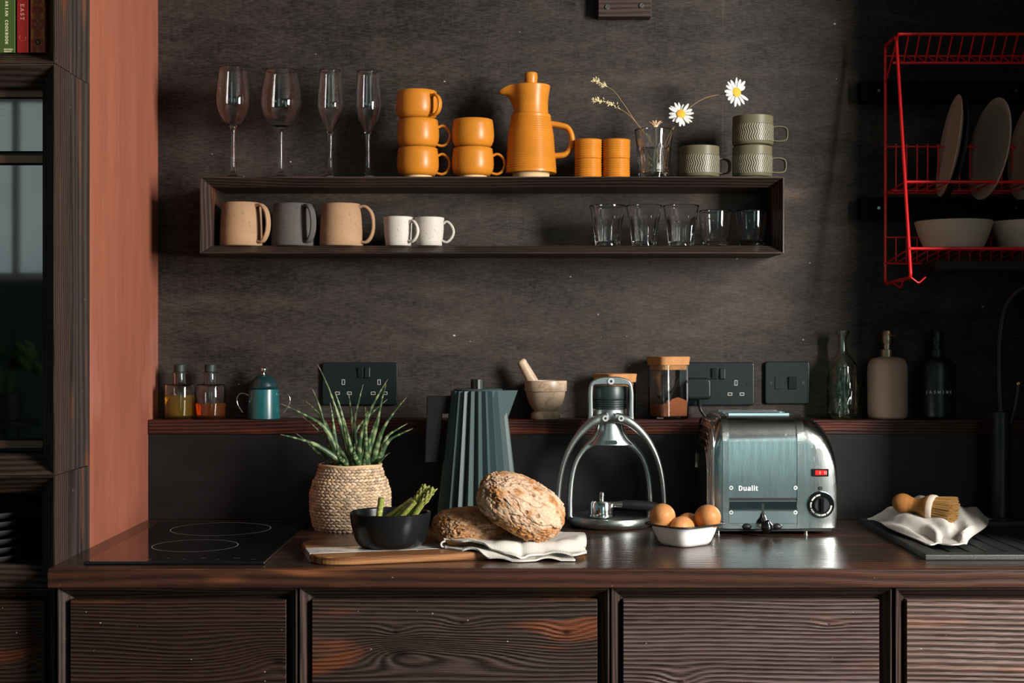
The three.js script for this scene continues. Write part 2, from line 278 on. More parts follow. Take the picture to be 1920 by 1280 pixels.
function windowUnit(name, axis, fixed, o, bars) {
  const g = new THREE.Group(); g.name = name; g.userData.kind = 'structure'; scene.add(g);
  const bar = (p, q, y0, y1) => mesh('window_frame', axis === 'x' ? box(fixed - 0.02, fixed + 0.02, y0, y1, p, q) : box(p, q, y0, y1, fixed - 0.02, fixed + 0.02), M.white, g);
  const t = 0.035; bar(o[0], o[0] + t, o[2], o[3]); bar(o[1] - t, o[1], o[2], o[3]); bar(o[0] + t, o[1] - t, o[2], o[2] + t); bar(o[0] + t, o[1] - t, o[3] - t, o[3]);
  for (const c of bars) bar(c - 0.012, c + 0.012, o[2] + t, o[3] - t);
  const edges = [o[0] + t, ...bars, o[1] - t];
  for (let i = 0; i < edges.length - 1; i++) mesh('window_pane', axis === 'x' ? new THREE.PlaneGeometry(edges[i + 1] - edges[i], o[3] - o[2] - 2 * t).rotateY(Math.PI / 2).translate(fixed, (o[2] + o[3]) / 2, (edges[i] + edges[i + 1]) / 2) : new THREE.PlaneGeometry(edges[i + 1] - edges[i], o[3] - o[2] - 2 * t).translate((edges[i] + edges[i + 1]) / 2, (o[2] + o[3]) / 2, fixed), M.pane, g);
}
windowUnit('window_1', 'x', 1.95, W1, []);
windowUnit('window_2', 'z', 1.86, W2, [-2.175, -1.9]);
windowUnit('added_window_3', 'z', 1.86, W3, [1.25]);  // unseen window added behind the camera for the toaster front to mirror
// lower wall panel behind the worktop, and the narrow ledge on top of it
const LEFT = -0.684;
structure('trim_1', grain(box(LEFT, 0.999, TOP, 1.06, -WALL + 0.001, -LEDGE - 0.004), 'x', 0.7, -0.88), M.lowPanel);
{
  const o = thing('wall_ledge', 'narrow dark red stained wooden ledge running along the wall behind the worktop', 'shelf');
  mesh('ledge_board', grain(box(LEFT + 0.001, 0.999, 1.0605, 1.0874, -WALL + 0.001, -LEDGE, 0.0015), 'x', 0.7, 2.6), M.ledge, o);
}
{
  const o = thing('end_panel', 'terracotta stained plywood panel closing the side of the worktop', 'panel');
  mesh('plywood_sheet', grain(box(LEFT - 0.02, LEFT, TOP - 0.03, 2.599, -WALL + 0.001, -2.3045), 'y', 0, 3), M.terracotta, o);
  // the sheet's grain map runs along v
  const uv = o.children[0].geometry.attributes.uv; for (let i = 0; i < uv.count; i++) uv.setXY(i, uv.getY(i), uv.getX(i));
}
// ---------------------------------------------------------------- worktop and base units
const FRONT = 2.089;
{
  const o = thing('worktop', 'long dark stained wooden worktop with polished surface and reddish front edge', 'worktop');
  mesh('worktop_board', grain(box(LEFT + 0.0005, 0.999, TOP - 0.028, TOP, -LEDGE + 0.003, -FRONT - 0.012), 'x', 0.75, 2.68), M.counter, o);
  mesh('front_edge', grain(box(LEFT + 0.0005, 0.999, TOP - 0.0282, TOP, -FRONT - 0.012, -FRONT, 0.0025), 'x', 0.75, -0.872), M.counterEdge, o);
}
function unit(x0, x1, label, panelMat, du, dv) {
  const o = thing('base_cabinet', label, 'cabinet', [0, 0, 0]);
  const zf = -2.096, b = 0.029, d = 0.036, y1 = 0.8712;
  for (const [ya, yb] of [[0.487, y1], [0.1, 0.484]]) {
    mitred(o, 'frame_rail', x0, ya, x1, yb, b, d, zf, zf - 0.05, M.frame);
    const p = 0.0172;
    mesh('drawer_front', grain(box(x0 + p, x1 - p, ya + p, yb - p - 0.001, zf - 0.024, zf - 0.004, 0.001), 'x', du - x0, dv - ya), panelMat, o);
  }
  mesh('carcass', box(x0, x1, 0.1, y1, -2.66, zf - 0.0505), M.carcass, o);
  mesh('plinth', box(x0, x1, 0, 0.1, -2.64, -2.16), M.carcass, o);
  return o;
}
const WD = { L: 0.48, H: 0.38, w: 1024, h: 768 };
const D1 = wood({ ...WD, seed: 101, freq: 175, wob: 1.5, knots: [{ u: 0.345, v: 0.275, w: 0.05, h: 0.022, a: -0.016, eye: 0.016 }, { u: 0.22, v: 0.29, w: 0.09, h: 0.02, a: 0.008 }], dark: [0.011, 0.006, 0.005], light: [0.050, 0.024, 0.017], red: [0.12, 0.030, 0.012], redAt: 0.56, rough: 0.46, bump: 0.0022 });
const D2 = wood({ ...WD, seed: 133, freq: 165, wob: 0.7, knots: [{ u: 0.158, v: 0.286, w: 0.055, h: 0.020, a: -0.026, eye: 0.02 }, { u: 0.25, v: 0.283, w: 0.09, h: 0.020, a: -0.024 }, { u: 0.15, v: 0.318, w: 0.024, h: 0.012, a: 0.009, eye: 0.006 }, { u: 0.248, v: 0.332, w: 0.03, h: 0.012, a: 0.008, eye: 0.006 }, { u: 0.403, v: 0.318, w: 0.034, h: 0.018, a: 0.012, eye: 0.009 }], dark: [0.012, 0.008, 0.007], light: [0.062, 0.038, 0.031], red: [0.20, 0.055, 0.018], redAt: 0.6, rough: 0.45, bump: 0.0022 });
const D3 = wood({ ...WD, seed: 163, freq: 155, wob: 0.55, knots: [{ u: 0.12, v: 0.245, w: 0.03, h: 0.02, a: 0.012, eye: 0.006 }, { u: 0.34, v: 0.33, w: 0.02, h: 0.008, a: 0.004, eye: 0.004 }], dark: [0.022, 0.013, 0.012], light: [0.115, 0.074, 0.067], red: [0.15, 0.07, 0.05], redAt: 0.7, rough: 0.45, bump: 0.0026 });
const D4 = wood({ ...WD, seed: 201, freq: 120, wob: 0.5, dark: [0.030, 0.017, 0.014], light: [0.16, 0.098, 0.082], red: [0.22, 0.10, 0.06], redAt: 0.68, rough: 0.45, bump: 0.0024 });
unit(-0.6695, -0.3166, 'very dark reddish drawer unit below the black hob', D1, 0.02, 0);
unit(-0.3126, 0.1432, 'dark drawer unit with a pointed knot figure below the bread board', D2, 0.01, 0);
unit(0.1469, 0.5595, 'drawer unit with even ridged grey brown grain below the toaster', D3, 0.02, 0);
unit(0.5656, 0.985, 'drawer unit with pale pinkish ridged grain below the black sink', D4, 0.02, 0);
// ---------------------------------------------------------------- tall oven cabinet
{
  const o = thing('tall_cabinet', 'tall dark wooden oven cabinet with mitred frames beside the terracotta panel', 'cabinet');
  const zf = -2.128, xr = LEFT, xl = -1.284, b = 0.029, d = 0.0324;
  const Yc = (py) => EYE - (py - CY) * 2.128 / F;
  const levels = [[Yc(118), 2.3], [Yc(890.5), Yc(119.5)], [Yc(1101), Yc(892)], [0.487, Yc(1103.5)], [0.1, 0.484]];
  levels.forEach(([y0, y1], i) => mitred(o, 'frame_rail', xl, y0, xr, y1, i === 0 ? 0.02 : b, d, zf, -2.2, M.frame));
  mesh('side_board', grain(box(xr - 0.018, xr, Yc(119), 2.3, -2.3035, -2.2005), 'y', 0.3, 2.3), M.side, o);
  // outer side, three boards meeting at the frame corners (the joint follows the mitres)
  const cuts = [0.02, Yc(1102), Yc(891), Yc(119), 2.3];
  mesh('side_board', grain(box(xr - 0.018, xr - 0.0002, cuts[3] + 0.0008, cuts[4], -2.3035, -2.1985), 'y', 0.1, 2.31), M.side, o);
  mesh('side_board', grain(box(xr - 0.018, xr - 0.0002, cuts[2] + 0.0008, cuts[3] - 0.0008, -2.3035, -2.1985), 'y', -0.7, 2.315), M.side, o);
  mesh('side_board', grain(box(xr - 0.018, xr - 0.0002, cuts[0], cuts[2] - 0.0008, -2.3035, -2.1985), 'y', 0.5, 2.33), M.side, o);
  mesh('side_board', box(xl, xl + 0.018, 0.02, 2.3, -2.74, -2.2005), M.carcass, o);
  mesh('back_board', box(xl + 0.018, xr - 0.0185, 0.02, 2.3, -2.748, -2.735), M.carcass, o);
  mesh('inner_side', box(xr - 0.034, xr - 0.0205, 0.02, 2.3, -2.735, -2.2005), M.carcass, o);
  for (const [y, t] of [[Yc(118) + 0.02, 0.02], [Yc(890.5) + 0.014, 0.015], [Yc(1101) + 0.029, 0.02], [2.28, 0.02], [0.1, 0.018]]) mesh('shelf_board', box(xl + 0.0185, xr - 0.0345, y - t, y, -2.7345, -2.2005), M.carcass, o);
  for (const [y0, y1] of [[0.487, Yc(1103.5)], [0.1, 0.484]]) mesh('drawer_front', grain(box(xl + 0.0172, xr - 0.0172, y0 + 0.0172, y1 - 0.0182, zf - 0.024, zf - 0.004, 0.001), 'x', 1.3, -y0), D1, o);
}
console.log('room');
// ---------------------------------------------------------------- wall shelf
const ZS = 2.605, SHELF_TOP = EYE + 0.3018, SHELF_LOW = EYE + 0.1612, SB = 0.0162, SHELF_IN = SHELF_LOW + SB;
{
  const o = thing('wall_shelf', 'long dark wooden box shelf with mitred sloping frame fixed to the wall', 'shelf');
  mitred(o, 'shelf_board', wx(375, ZS), SHELF_LOW, wx(1470, ZS), SHELF_TOP, SB, 0.030, -ZS, -WALL + 0.0008, M.frame);
}
{
  const o = thing('wall_block', 'small dark wooden block fixed with two silver screws high on the wall', 'bracket');
  const Z = 2.72; mesh('block', grain(box(wx(1122, Z), wx(1221, Z), wy(31, Z), wy(-40, Z), -WALL + 0.0008, -Z, 0.001), 'x', 0.3, 0), M.frame, o);
  for (const [px, py] of [[1139, 13.5], [1203, 11]]) { const s = mesh('screw', new THREE.CylinderGeometry(0.0045, 0.0045, 0.003, 20).rotateX(Math.PI / 2).translate(wx(px, Z), wy(py, Z), -Z + 0.0013), M.chrome, o); mesh('slot', box(-0.004, 0.004, -0.0005, 0.0005, 0, 0.0004).rotateZ(0.9).translate(wx(px, Z), wy(py, Z), -Z + 0.0026), M.black, s); }
}
// place on a shelf: foot radius in metres -> depth of the axis, just behind the front edge
const shelfZ = (r) => ZS + 0.004 + r;
function onTop(px, r) { const Z = shelfZ(r), s = F / Z; return { Z, s, x: wx(px, Z), y: SHELF_TOP, h: (py) => (CY - 0.3018 * s - py) / s, pos: [wx(px, Z), SHELF_TOP, -Z] }; }
function inside(px, r) { const Z = shelfZ(r) + 0.014, s = F / Z, b = CY - (SHELF_IN - EYE) * s; return { Z, s, x: wx(px, Z), y: SHELF_IN, h: (py) => (b - py) / s, pos: [wx(px, Z), SHELF_IN, -Z] }; }

// ---- stemmed glasses
function stemGlass(label, px, footR, rimY, prof, group) {
  const p = onTop(px, footR / 1010), o = thing('wine_glass', label, 'glass', p.pos, group), k = 1 / p.s;
  // prof: bowl outer [half width px, image y]; last = rim
  const bowl = spline(prof.map(([r, y]) => [r * k, p.h(y)]), 40), t = 0.0011, b0 = bowl[0][1];
  const inner = bowl.filter(([r, y]) => y > b0 + 0.0035).map(([r, y]) => [Math.max(r - t, 0.001), y]).reverse();
  mesh('bowl', turned([[0, b0], ...bowl, [bowl[40][0] - t / 2, bowl[40][1] + 0.0004], ...inner, [inner[inner.length - 1][0] * 0.6, b0 + 0.0030], [0, b0 + 0.0028]], 48, 1.2), M.glass, o);
  const sr = bowl[0][0], f1 = 0.0105;
  mesh('stem', turned([[0, f1 + 0.0001], ...spline([[0.0062, f1 + 0.0001], [0.0048, 0.015], [0.0038, 0.03], [0.0037, b0 * 0.6], [0.0042, b0 * 0.88], [sr, b0 - 0.0002]], 24), [0, b0 - 0.0002]], 24, 1.0), M.glass, o);
  const fr = footR * k; mesh('foot', turned([[0, 0], [fr - 0.0006, 0], [fr, 0.0008], [fr - 0.0004, 0.0018], ...spline([[fr * 0.8, 0.0028], [fr * 0.5, 0.0046], [fr * 0.28, 0.0072], [0.0062, f1]], 10), [0, f1]], 48, 1.0), M.glass, o);
  return o;
}
stemGlass('tall narrow red wine glass at the end of the shelf by the terracotta panel', 437, 34.5, 127, [[6, 238], [17, 229], [27, 214], [32.5, 194], [31.5, 172], [29, 150], [25.5, 127.5]]);
stemGlass('widest wine glass with a rounded bowl between a narrow glass and a flute', 526.5, 38, 131, [[6, 240], [17, 235], [31, 222], [39, 200], [38.8, 184], [35, 160], [29.5, 131.5]]);
stemGlass('champagne flute with a wide waist beside the rounded wine glass', 619, 25, 132, [[4.6, 252], [9, 240], [18, 222], [25.4, 202], [24.5, 184], [22.2, 158], [20.3, 132.5]]);
stemGlass('slim champagne flute next to the stack of three orange cups', 690, 25, 133, [[4.6, 252], [10, 240], [19, 222], [24, 200], [23.6, 184], [22.2, 158], [20.4, 134]]);
// ---- orange stoneware
function glaze(seed, c, spread, dots) { const t = makeTex(256, 256, 1, 1, (u, v) => { const k = 1 + spread * (fbm(u * 6, v * 6, seed) - 0.5), s = vn(u * 120, v * 120, seed + 3) > dots ? 0.75 : 1; return [c[0] * k * s, c[1] * k * s, c[2] * k * s]; }); return t.map; }
M.orange = mat({ map: glaze(3, [0.50, 0.175, 0.016], 0.28, 0.9), roughness: 0.34, specularIntensity: 0.6 });
M.biscuit = mat({ color: lin(0.62, 0.40, 0.20), roughness: 0.8 });
function handleLoop(o, r0, yTop, yBot, out, th, w, m, name = 'handle') {   // D-shaped handle in the local +x plane
  const ym = (yTop + yBot) / 2, h = (yTop - yBot) / 2;
  return mesh(name, strap([[r0 - 0.003, yTop - h * 0.22, 0], [r0 + out * 0.35, yTop - h * 0.03, 0], [r0 + out * 0.82, ym + h * 0.62, 0], [r0 + out, ym, 0], [r0 + out * 0.8, ym - h * 0.66, 0], [r0 + out * 0.35, yBot + h * 0.03, 0], [r0 - 0.003, yBot + h * 0.1, 0]], th, w, [0, 0, 1], { p: 2.4 }), m, o);
}
function orangeCup(label, pos, turn) {
  const o = thing('tea_cup', label, 'cup', pos, 'orange stoneware cups');
  const body = vessel([[0.026, 0.004], [0.031, 0.0048], [0.0352, 0.009], [0.0381, 0.0165], [0.0390, 0.026], [0.0386, 0.036], [0.0375, 0.046], [0.0364, 0.0545]], 0.0032, 0.004);
  mesh('body', body, M.orange, o);
  mesh('foot_ring', turned([[0, 0], [0.0255, 0], [0.0262, 0.0008], [0.0262, 0.0041], [0, 0.0041]], 40), M.biscuit, o);
  handleLoop(o, 0.0382, 0.0455, 0.0075, 0.021, 0.0026, 0.0045, M.orange);
  o.rotation.y = turn; return o;
}
{
  const a = onTop(783.5, 0.026), step = 0.0527;
  orangeCup('orange stoneware cup at the bottom of the stack of three', a.pos, 0);
  orangeCup('orange stoneware cup in the middle of the stack of three', [a.x + 0.0005, a.y + step, a.pos[2]], 0.05);
  orangeCup('orange stoneware cup on top of the stack of three, handle turned forward', [a.x - 0.0015, a.y + 2 * step, a.pos[2]], -0.72);
  const b = onTop(886.5, 0.026);
  orangeCup('orange stoneware cup under another cup beside the coffee pot', b.pos, 0);
  orangeCup('orange stoneware cup with hidden handle on a single cup beside the coffee pot', [b.x + 0.0005, b.y + step, b.pos[2]], 2.0);
}
// ---- orange coffee pot
{
  const p = onTop(995.5, 0.034), k = 1 / p.s, h = p.h, o = thing('coffee_pot', 'orange ribbed stoneware coffee pot with lidded top and looped handle', 'coffee pot', p.pos, undefined);
  const hs = h(217), h0 = h(325), prof = [];
  for (let i = 0; i <= 150; i++) { const t = i / 150, y = mix(h0, hs, t), r = mix(47.6, 43.5, smooth(0, 0.62, t)) - 6.2 * smooth(0.55, 1, t); prof.push([(r + (t > 0.04 && t < 0.95 ? 0.62 * Math.sin(t * 25 * 6.2832) : 0)) * k, y]); }
  mesh('body', turned([[0, h0 - 0.001], [40 * k, h0 - 0.001], [46.5 * k, h0 - 0.0004], ...prof, [36.5 * k, hs + 0.0015], [33 * k, hs + 0.002], [0, hs + 0.002]], 64, 1.1), M.orange, o);
  mesh('foot_ring', turned([[0, 0], [33 * k, 0], [34 * k, 0.001], [35 * k, h0 - 0.0005], [0, h0 - 0.0005]], 48), M.biscuit, o);
  // neck with a pouring lip towards -x
  const n = 72, yb = hs + 0.001, yt = h(161.5), rows = 18, lipF = (a) => { let d = Math.abs(a - Math.PI); return d; };
  const ring = (t, off) => Array.from({ length: n }, (_, j) => {
    const a = j / n * 6.283185307, d = lipF(a), e = Math.exp(-((d / 0.34) ** 2)), base = mix(33, 36.3, t * t) - 2.2 * Math.sin(Math.PI * Math.min(1, t * 1.1)) * 0.6, S = 25.5 * Math.pow(clamp((t - 0.04) / 0.96), 1.9) * e;
    const y = mix(yb, yt, t) - 12.5 * k * e * e * smooth(0.6, 1, t), r = (base + S) * k - off; return [r * Math.cos(a), y, -r * Math.sin(a)];
  });
  const rings = []; for (let i = 0; i <= rows; i++) rings.push(ring(i / rows, 0)); rings.push(ring(1, 0.0014).map(([x, y, z]) => [x, y + 0.0006, z])); for (let i = rows; i >= 8; i--) rings.push(ring(i / rows, 0.003));
  mesh('neck', loft(rings), M.orange, o);
  const lid = mesh('lid', turned([[0, yt - 0.006], [32 * k, yt - 0.006], [32.6 * k, yt - 0.004], [31 * k, yt - 0.002], [14 * k, yt + 0.0006], [0, yt + 0.001]], 48), M.orange, o);
  mesh('knob', turned(spline([[9.5 * k, yt], [11.3 * k, yt + 4 * k], [12.4 * k, yt + 12 * k], [12.6 * k, yt + 19 * k], [11.6 * k, yt + 24 * k], [9.5 * k, yt + 25.6 * k], [0.0001, yt + 25.8 * k]], 20), 32), M.orange, lid);
  const hx = (px) => (px - 995.5) * k;
  mesh('handle', strap([[hx(1033), h(232), 0], [hx(1050), h(235), 0], [hx(1064), h(240), 0], [hx(1072), h(256), 0], [hx(1071), h(275), 0], [hx(1060), h(289), 0], [hx(1040), h(292), 0]], 5.6 * k, 0.0085, [0, 0, 1], { p: 2.3 }), M.orange, o);
}
// ---- ribbed egg cups, two on two
function eggCup(label, pos, up) {
  const o = thing('egg_cup', label, 'egg cup', pos, 'ribbed orange egg cups'), prof = [];
  for (let i = 0; i <= 64; i++) { const t = i / 64; prof.push([0.0252 + (up ? 0.0004 : -0.0006) * t + 0.0006 * Math.sin((t * 8 + 0.25) * 6.2832), 0.0008 + t * 0.034]); }
  mesh('body', vessel([[0.0235, 0], ...prof], 0.003, 0.004), M.orange, o); return o;
}
{
  const a = onTop(1103, 0.026), b = onTop(1155.5, 0.026);
  eggCup('ribbed orange egg cup underneath another, touching the coffee pot handle', a.pos, false); eggCup('ribbed orange egg cup on top of its pair, touching the coffee pot handle', [a.x, a.y + 0.0353, a.pos[2]], true);
  eggCup('ribbed orange egg cup underneath another, next to the glass of flowers', b.pos, false); eggCup('ribbed orange egg cup on top of its pair, next to the glass of flowers', [b.x, b.y + 0.0353, b.pos[2]], true);
}
// ---- faceted tumblers
function tumbler(o, R1, R0, H, faces, turnA, faceTop = 0.62, wall = 0.0026) {
  const n = faces * 6, rows = 26, outer = [];
  const rad = (t) => mix(R0, R1, t < 0.5 ? 0.75 * t : 0.375 + (t - 0.5) * 1.25);
  const ring = (t) => Array.from({ length: n }, (_, j) => {
    const a = -j / n * 6.283185307 + turnA, w = 6.283185307 / faces, d = ((a % w) + w) % w - w / 2, flat = Math.cos(w / 2) / Math.cos(d), f = smooth(faceTop + 0.06, faceTop - 0.02, t) * smooth(0.02, 0.1, t);
    const r = rad(t) * mix(1, 2 * flat - 0.985, f) + 0.0006 * f; return [r * Math.cos(a), t * H, r * Math.sin(a)];
  });
  for (let i = 0; i <= rows; i++) outer.push(ring(i / rows));
  const inner = []; for (let i = rows; i >= 3; i--) { const t = i / rows; inner.push(circle(rad(t) - wall * mix(2.1, 1, smooth(0.1, 0.8, t)), t * H, n)); }
  const g = loft([circle(1e-5, 0, n), circle(R0 * 0.9, 0, n), ...outer, circle(R1 - wall * 0.5, H + 0.0006, n), ...inner, circle(rad(0.1) * 0.5, 0.095 * H, n), circle(1e-5, 0.1 * H, n)], { crease: 1.2 });
  return mesh('glass_body', g, M.glass, o);
}
{
  const p = onTop(1226, 0.027), k = 1 / p.s, o = thing('flower_glass', 'faceted glass tumbler half full of water holding wild flowers', 'glass', p.pos);
  const H = p.h(244); tumbler(o, 36.5 * k, 27.5 * k, H, 10, 0.1);
  mesh('water', turned([[0, 0.1 * H + 0.0006], [20 * k, 0.1 * H + 0.0006], [25.5 * k, 0.16 * H], [29.8 * k, 0.62 * H], [0, 0.62 * H]], 48, 0.6), M.water, o);
  // flowers stand in the glass
  const Z = p.Z, base = p.pos, P = (px, py, dz = 0) => [wx(px, Z) - base[0], wy(py, Z) - base[1], dz];
  M.stem = mat({ color: lin(0.16, 0.17, 0.05), roughness: 0.6 }); M.stemDry = mat({ color: lin(0.30, 0.19, 0.075), roughness: 0.7 });
  M.petal = mat({ color: lin(0.72, 0.71, 0.68), roughness: 0.6, transmission: 0.25, thickness: 0 }); M.petalPink = mat({ color: lin(0.62, 0.40, 0.26), roughness: 0.65 }); M.pollen = mat({ color: lin(0.72, 0.34, 0.02), roughness: 0.75 });
  function petalGeo(len, wid, curl) {
    const s = [], n = 7; for (let i = 0; i <= n; i++) { const t = i / n, w = wid * Math.sin(Math.PI * (0.12 + 0.80 * t)) ** 0.7; s.push([[-w, 0], [-w * 0.45, 0.0005], [w * 0.45, 0.0005], [w, 0]].map(([x, c]) => [x, t * len, curl * t * t + c]).concat([[w * 0.5, t * len, curl * t * t - 0.0002], [-w * 0.5, t * len, curl * t * t - 0.0002]])); }
    return loft(s, { cap0: true, cap1: true });
  }
  function daisy(label, hp, r, face, stemPts, sparse, seed) {
    const d = thing('daisy', label, 'flower', base), R = rng(seed), head = new THREE.Group(); const c = P(...hp);
    mesh('stem', rod(stemPts.map((q) => P(...q)), 0.0007, { n: 30, m: 6 }), M.stemDry, d);
    const q = new THREE.Quaternion().setFromUnitVectors(V(0, 0, 1), V(...face).normalize());
    const disc = turned([[0, -0.0015], [r * 0.2, -0.0015], [r * 0.36, 0.0003], [r * 0.35, 0.0022], [r * 0.24, 0.0040], [0, 0.0046]], 24).rotateX(Math.PI / 2).applyQuaternion(q).translate(...c);
    mesh('flower_centre', disc, M.pollen, d);
    const N = 17; for (let i = 0; i < N; i++) {
      if (sparse && sparse.includes(i)) continue;
      const a = (i + 0.35 * R()) / N * 6.2832, L = r * (0.62 + 0.16 * R());
      const g = petalGeo(L, r * 0.135 * (0.85 + 0.4 * R()), -0.003 + 0.006 * R()).translate(0, r * 0.3, 0.0004 * (i % 3)).rotateX((R() - 0.5) * 0.3).rotateZ(a).applyQuaternion(q).translate(...c);
      mesh('petal', g, M.petal, d);
    }
    return d;
  }
  daisy('white daisy with yellow centre leaning low over the glass rim', [1275, 216, 0.012], 0.0235, [0.15, 0.28, 0.95], [[1243, 325, 0.005], [1247, 290, 0.006], [1258, 252, 0.008], [1268, 228, 0.008], [1275, 217, 0.010]], null, 5);
  daisy('white daisy on a long bent stem reaching out over the green mugs', [1378, 176, 0.016], 0.0255, [0.42, 0.1, 0.9], [[1236, 326, -0.004], [1240, 290, -0.004], [1262, 240, 0], [1290, 205, 0.006], [1320, 186, 0.01], [1350, 179, 0.012], [1377, 177, 0.013]], [12, 13], 9);
  {
    const d = thing('faded_daisy', 'small faded pink flower with cupped petals above the glass rim', 'flower', base), c = P(1228, 238, 0.006);
    mesh('stem', rod([P(1233, 322, 0.002), P(1231, 280, 0.003), P(1228.5, 240, 0.006)], 0.0008, { n: 16, m: 6 }), M.stem, d);
    mesh('flower_centre', turned([[0, -0.003], [0.004, -0.002], [0.0055, 0.002], [0.004, 0.005], [0, 0.006]], 16).translate(...c), M.petalPink, d);
    for (let i = 0; i < 11; i++) mesh('petal', petalGeo(0.013, 0.0026, 0.002).rotateX(0.55 + 0.15 * (i % 2)).translate(0, 0, 0.003).rotateY(i / 11 * 6.2832).translate(...c), M.petalPink, d);
  }
  {
    const d = thing('wild_grass', 'dry seeding grass stalk leaning out of the glass of flowers', 'grass', base), R = rng(77), seeds = [];
    M.seed = mat({ color: lin(0.62, 0.52, 0.30), roughness: 0.8 });
    const lines = [[[1246, 322, 0], [1222, 268, 0], [1195, 234, 0.004], [1168, 195, 0.008], [1150, 172, 0.01], [1133, 162, 0.011], [1114, 153, 0.012]], [[1250, 322, 0.004], [1226, 276, 0.003], [1200, 240, 0.006], [1176, 215, 0.01], [1155, 203, 0.012], [1135, 194, 0.013], [1110, 192, 0.014]]];
    for (const l of lines) {
      mesh('stalk', rod(l.map((q) => P(...q)), (t) => 0.0008 - 0.0005 * t, { n: 40, m: 6 }), M.stemDry, d);
      const c = new THREE.CatmullRomCurve3(l.map((q) => V(...P(...q))), false, 'centripetal'), from = l === lines[0] ? 0.79 : 0.62;
      for (let i = 0; i < 130; i++) { const t = from + (1 - from) * R(), p0 = c.getPoint(t), clump = 0.5 + 0.5 * Math.sin(t * 34 + (l === lines[0] ? 0 : 1.2)); if (R() > 0.25 + 0.75 * clump) continue; const dir = V(-0.7 + (R() - 0.5) * 1.6, 0.3 + (R() - 0.4) * 1.7, (R() - 0.5) * 1.4).normalize(), off = 0.011 * R() * (1.15 - t * 0.5); seeds.push(new THREE.OctahedronGeometry(1, 1).scale(0.0009, 0.0027, 0.0009).applyQuaternion(new THREE.Quaternion().setFromUnitVectors(V(0, 1, 0), dir)).translate(...p0.clone().addScaledVector(dir, off).toArray())); }
    }
    const s = mesh('seed_head', merge(seeds), M.seed, d); s.userData.kind = 'stuff';
    for (let i = 0; i < 6; i++) mesh('stalk', rod([P(1208 + i * 7, 326, 0.008 * Math.sin(i * 2)), P(1228 + 6 * Math.sin(i * 3), 280, 0.004 * Math.cos(i))], 0.0008, { n: 6, m: 6 }), M.stem, d);
  }
}
// ---- green mugs with an embossed wave band
M.olive = mat({ map: glaze(13, [0.115, 0.100, 0.058], 0.15, 0.97), roughness: 0.42, specularIntensity: 0.5 });
{
  const t = makeTex(128, 128, 1, 1, (u, v) => { const x = u * 4 + 0.42 * Math.abs(((v * 5) % 1) * 2 - 1) * 2, s = Math.abs(((x % 1) + 1) % 1 - 0.5) * 2, k = smooth(0.42, 0.56, s); return [mix(0.035, 0.27, k), mix(0.030, 0.24, k), mix(0.017, 0.165, k), k]; });
  t.map.wrapS = t.bump.wrapS = t.map.wrapT = t.bump.wrapT = THREE.RepeatWrapping; t.map.repeat.set(13, 1); t.bump.repeat.set(13, 1);
  M.wave = mat({ map: t.map, bumpMap: t.bump, bumpScale: 0.0008, roughness: 0.4 });
}
function oliveMug(label, pos, turn, R = 0.0364, H = 0.0585) {
  const o = thing('patterned_mug', label, 'mug', pos, 'olive green mugs');
  mesh('body', vessel([[R - 0.004, 0.0015], [R - 0.0012, 0.0022], [R, 0.004], [R, H * 0.5], [R, H - 0.0012]], 0.003, 0.004), M.olive, o);
  mesh('foot_ring', turned([[0, 0], [R * 0.72, 0], [R * 0.74, 0.0018], [0, 0.0018]], 40), M.olive, o);
  mesh('wave_band', loft([circle(R + 0.0001, H * 0.115, 64), circle(R + 0.0007, H * 0.14, 64), circle(R + 0.0007, H * 0.69, 64), circle(R + 0.0001, H * 0.71, 64)]), M.wave, o).userData.label = 'embossed zigzag wave band';
  const w = 0.0265, h = 0.0135, y = H * 0.42;
  mesh('handle', strap([[R - 0.002, y + h * 0.9, 0], [R + w * 0.22, y + h, 0], [R + w * 0.66, y + h * 0.97, 0], [R + w * 0.93, y + h * 0.72, 0], [R + w, y, 0], [R + w * 0.93, y - h * 0.72, 0], [R + w * 0.66, y - h * 0.97, 0], [R + w * 0.22, y - h, 0], [R - 0.002, y - h * 0.9, 0]], 0.0015, 0.0055, [0, 0, 1], { p: 3 }), M.olive, o);
  o.rotation.y = turn; return o;
}
{
  const a = onTop(1311.5, 0.027), b = onTop(1410.5, 0.027);
  oliveMug('olive green mug with a wave band standing alone by the glass of flowers', a.pos, 0.35);
  oliveMug('olive green mug with a wave band underneath its twin at the shelf end', b.pos, 0.1);
  oliveMug('olive green mug with a wave band stacked on top of its twin', [b.x + 0.001, b.y + 0.0590, b.pos[2]], 0, 0.0373, 0.0555);
}
// ---- inside the box shelf: stoneware mugs
function clay(c, seed) { const t = makeTex(256, 256, 1, 1, (u, v) => { const k = 1 + 0.35 * (fbm(u * 5, v * 9, seed) - 0.5), s = vn(u * 90, v * 90, seed + 1) > 0.88 ? 0.72 : 1; return [c[0] * k * s, c[1] * k * s, c[2] * k * s, vn(u * 130, v * 130, seed)]; }); return mat({ map: t.map, bumpMap: t.bump, bumpScale: 0.0001, roughness: 0.72, specularIntensity: 0.3 }); }
M.tan = clay([0.355, 0.215, 0.125], 31); M.grey = clay([0.088, 0.078, 0.074], 37); M.speckle = (() => { const t = makeTex(512, 256, 1, 1, (u, v) => { const s = specks(u * 0.25, v * 0.12, 0.0035, 0.3, 0.0005, 3) ? 0.4 : 1, k = 0.95 + 0.12 * (fbm(u * 8, v * 8, 2) - 0.5); return [0.55 * k * s, 0.50 * k * s, 0.445 * k * s]; }); return mat({ map: t.map, roughness: 0.5, specularIntensity: 0.4 }); })();
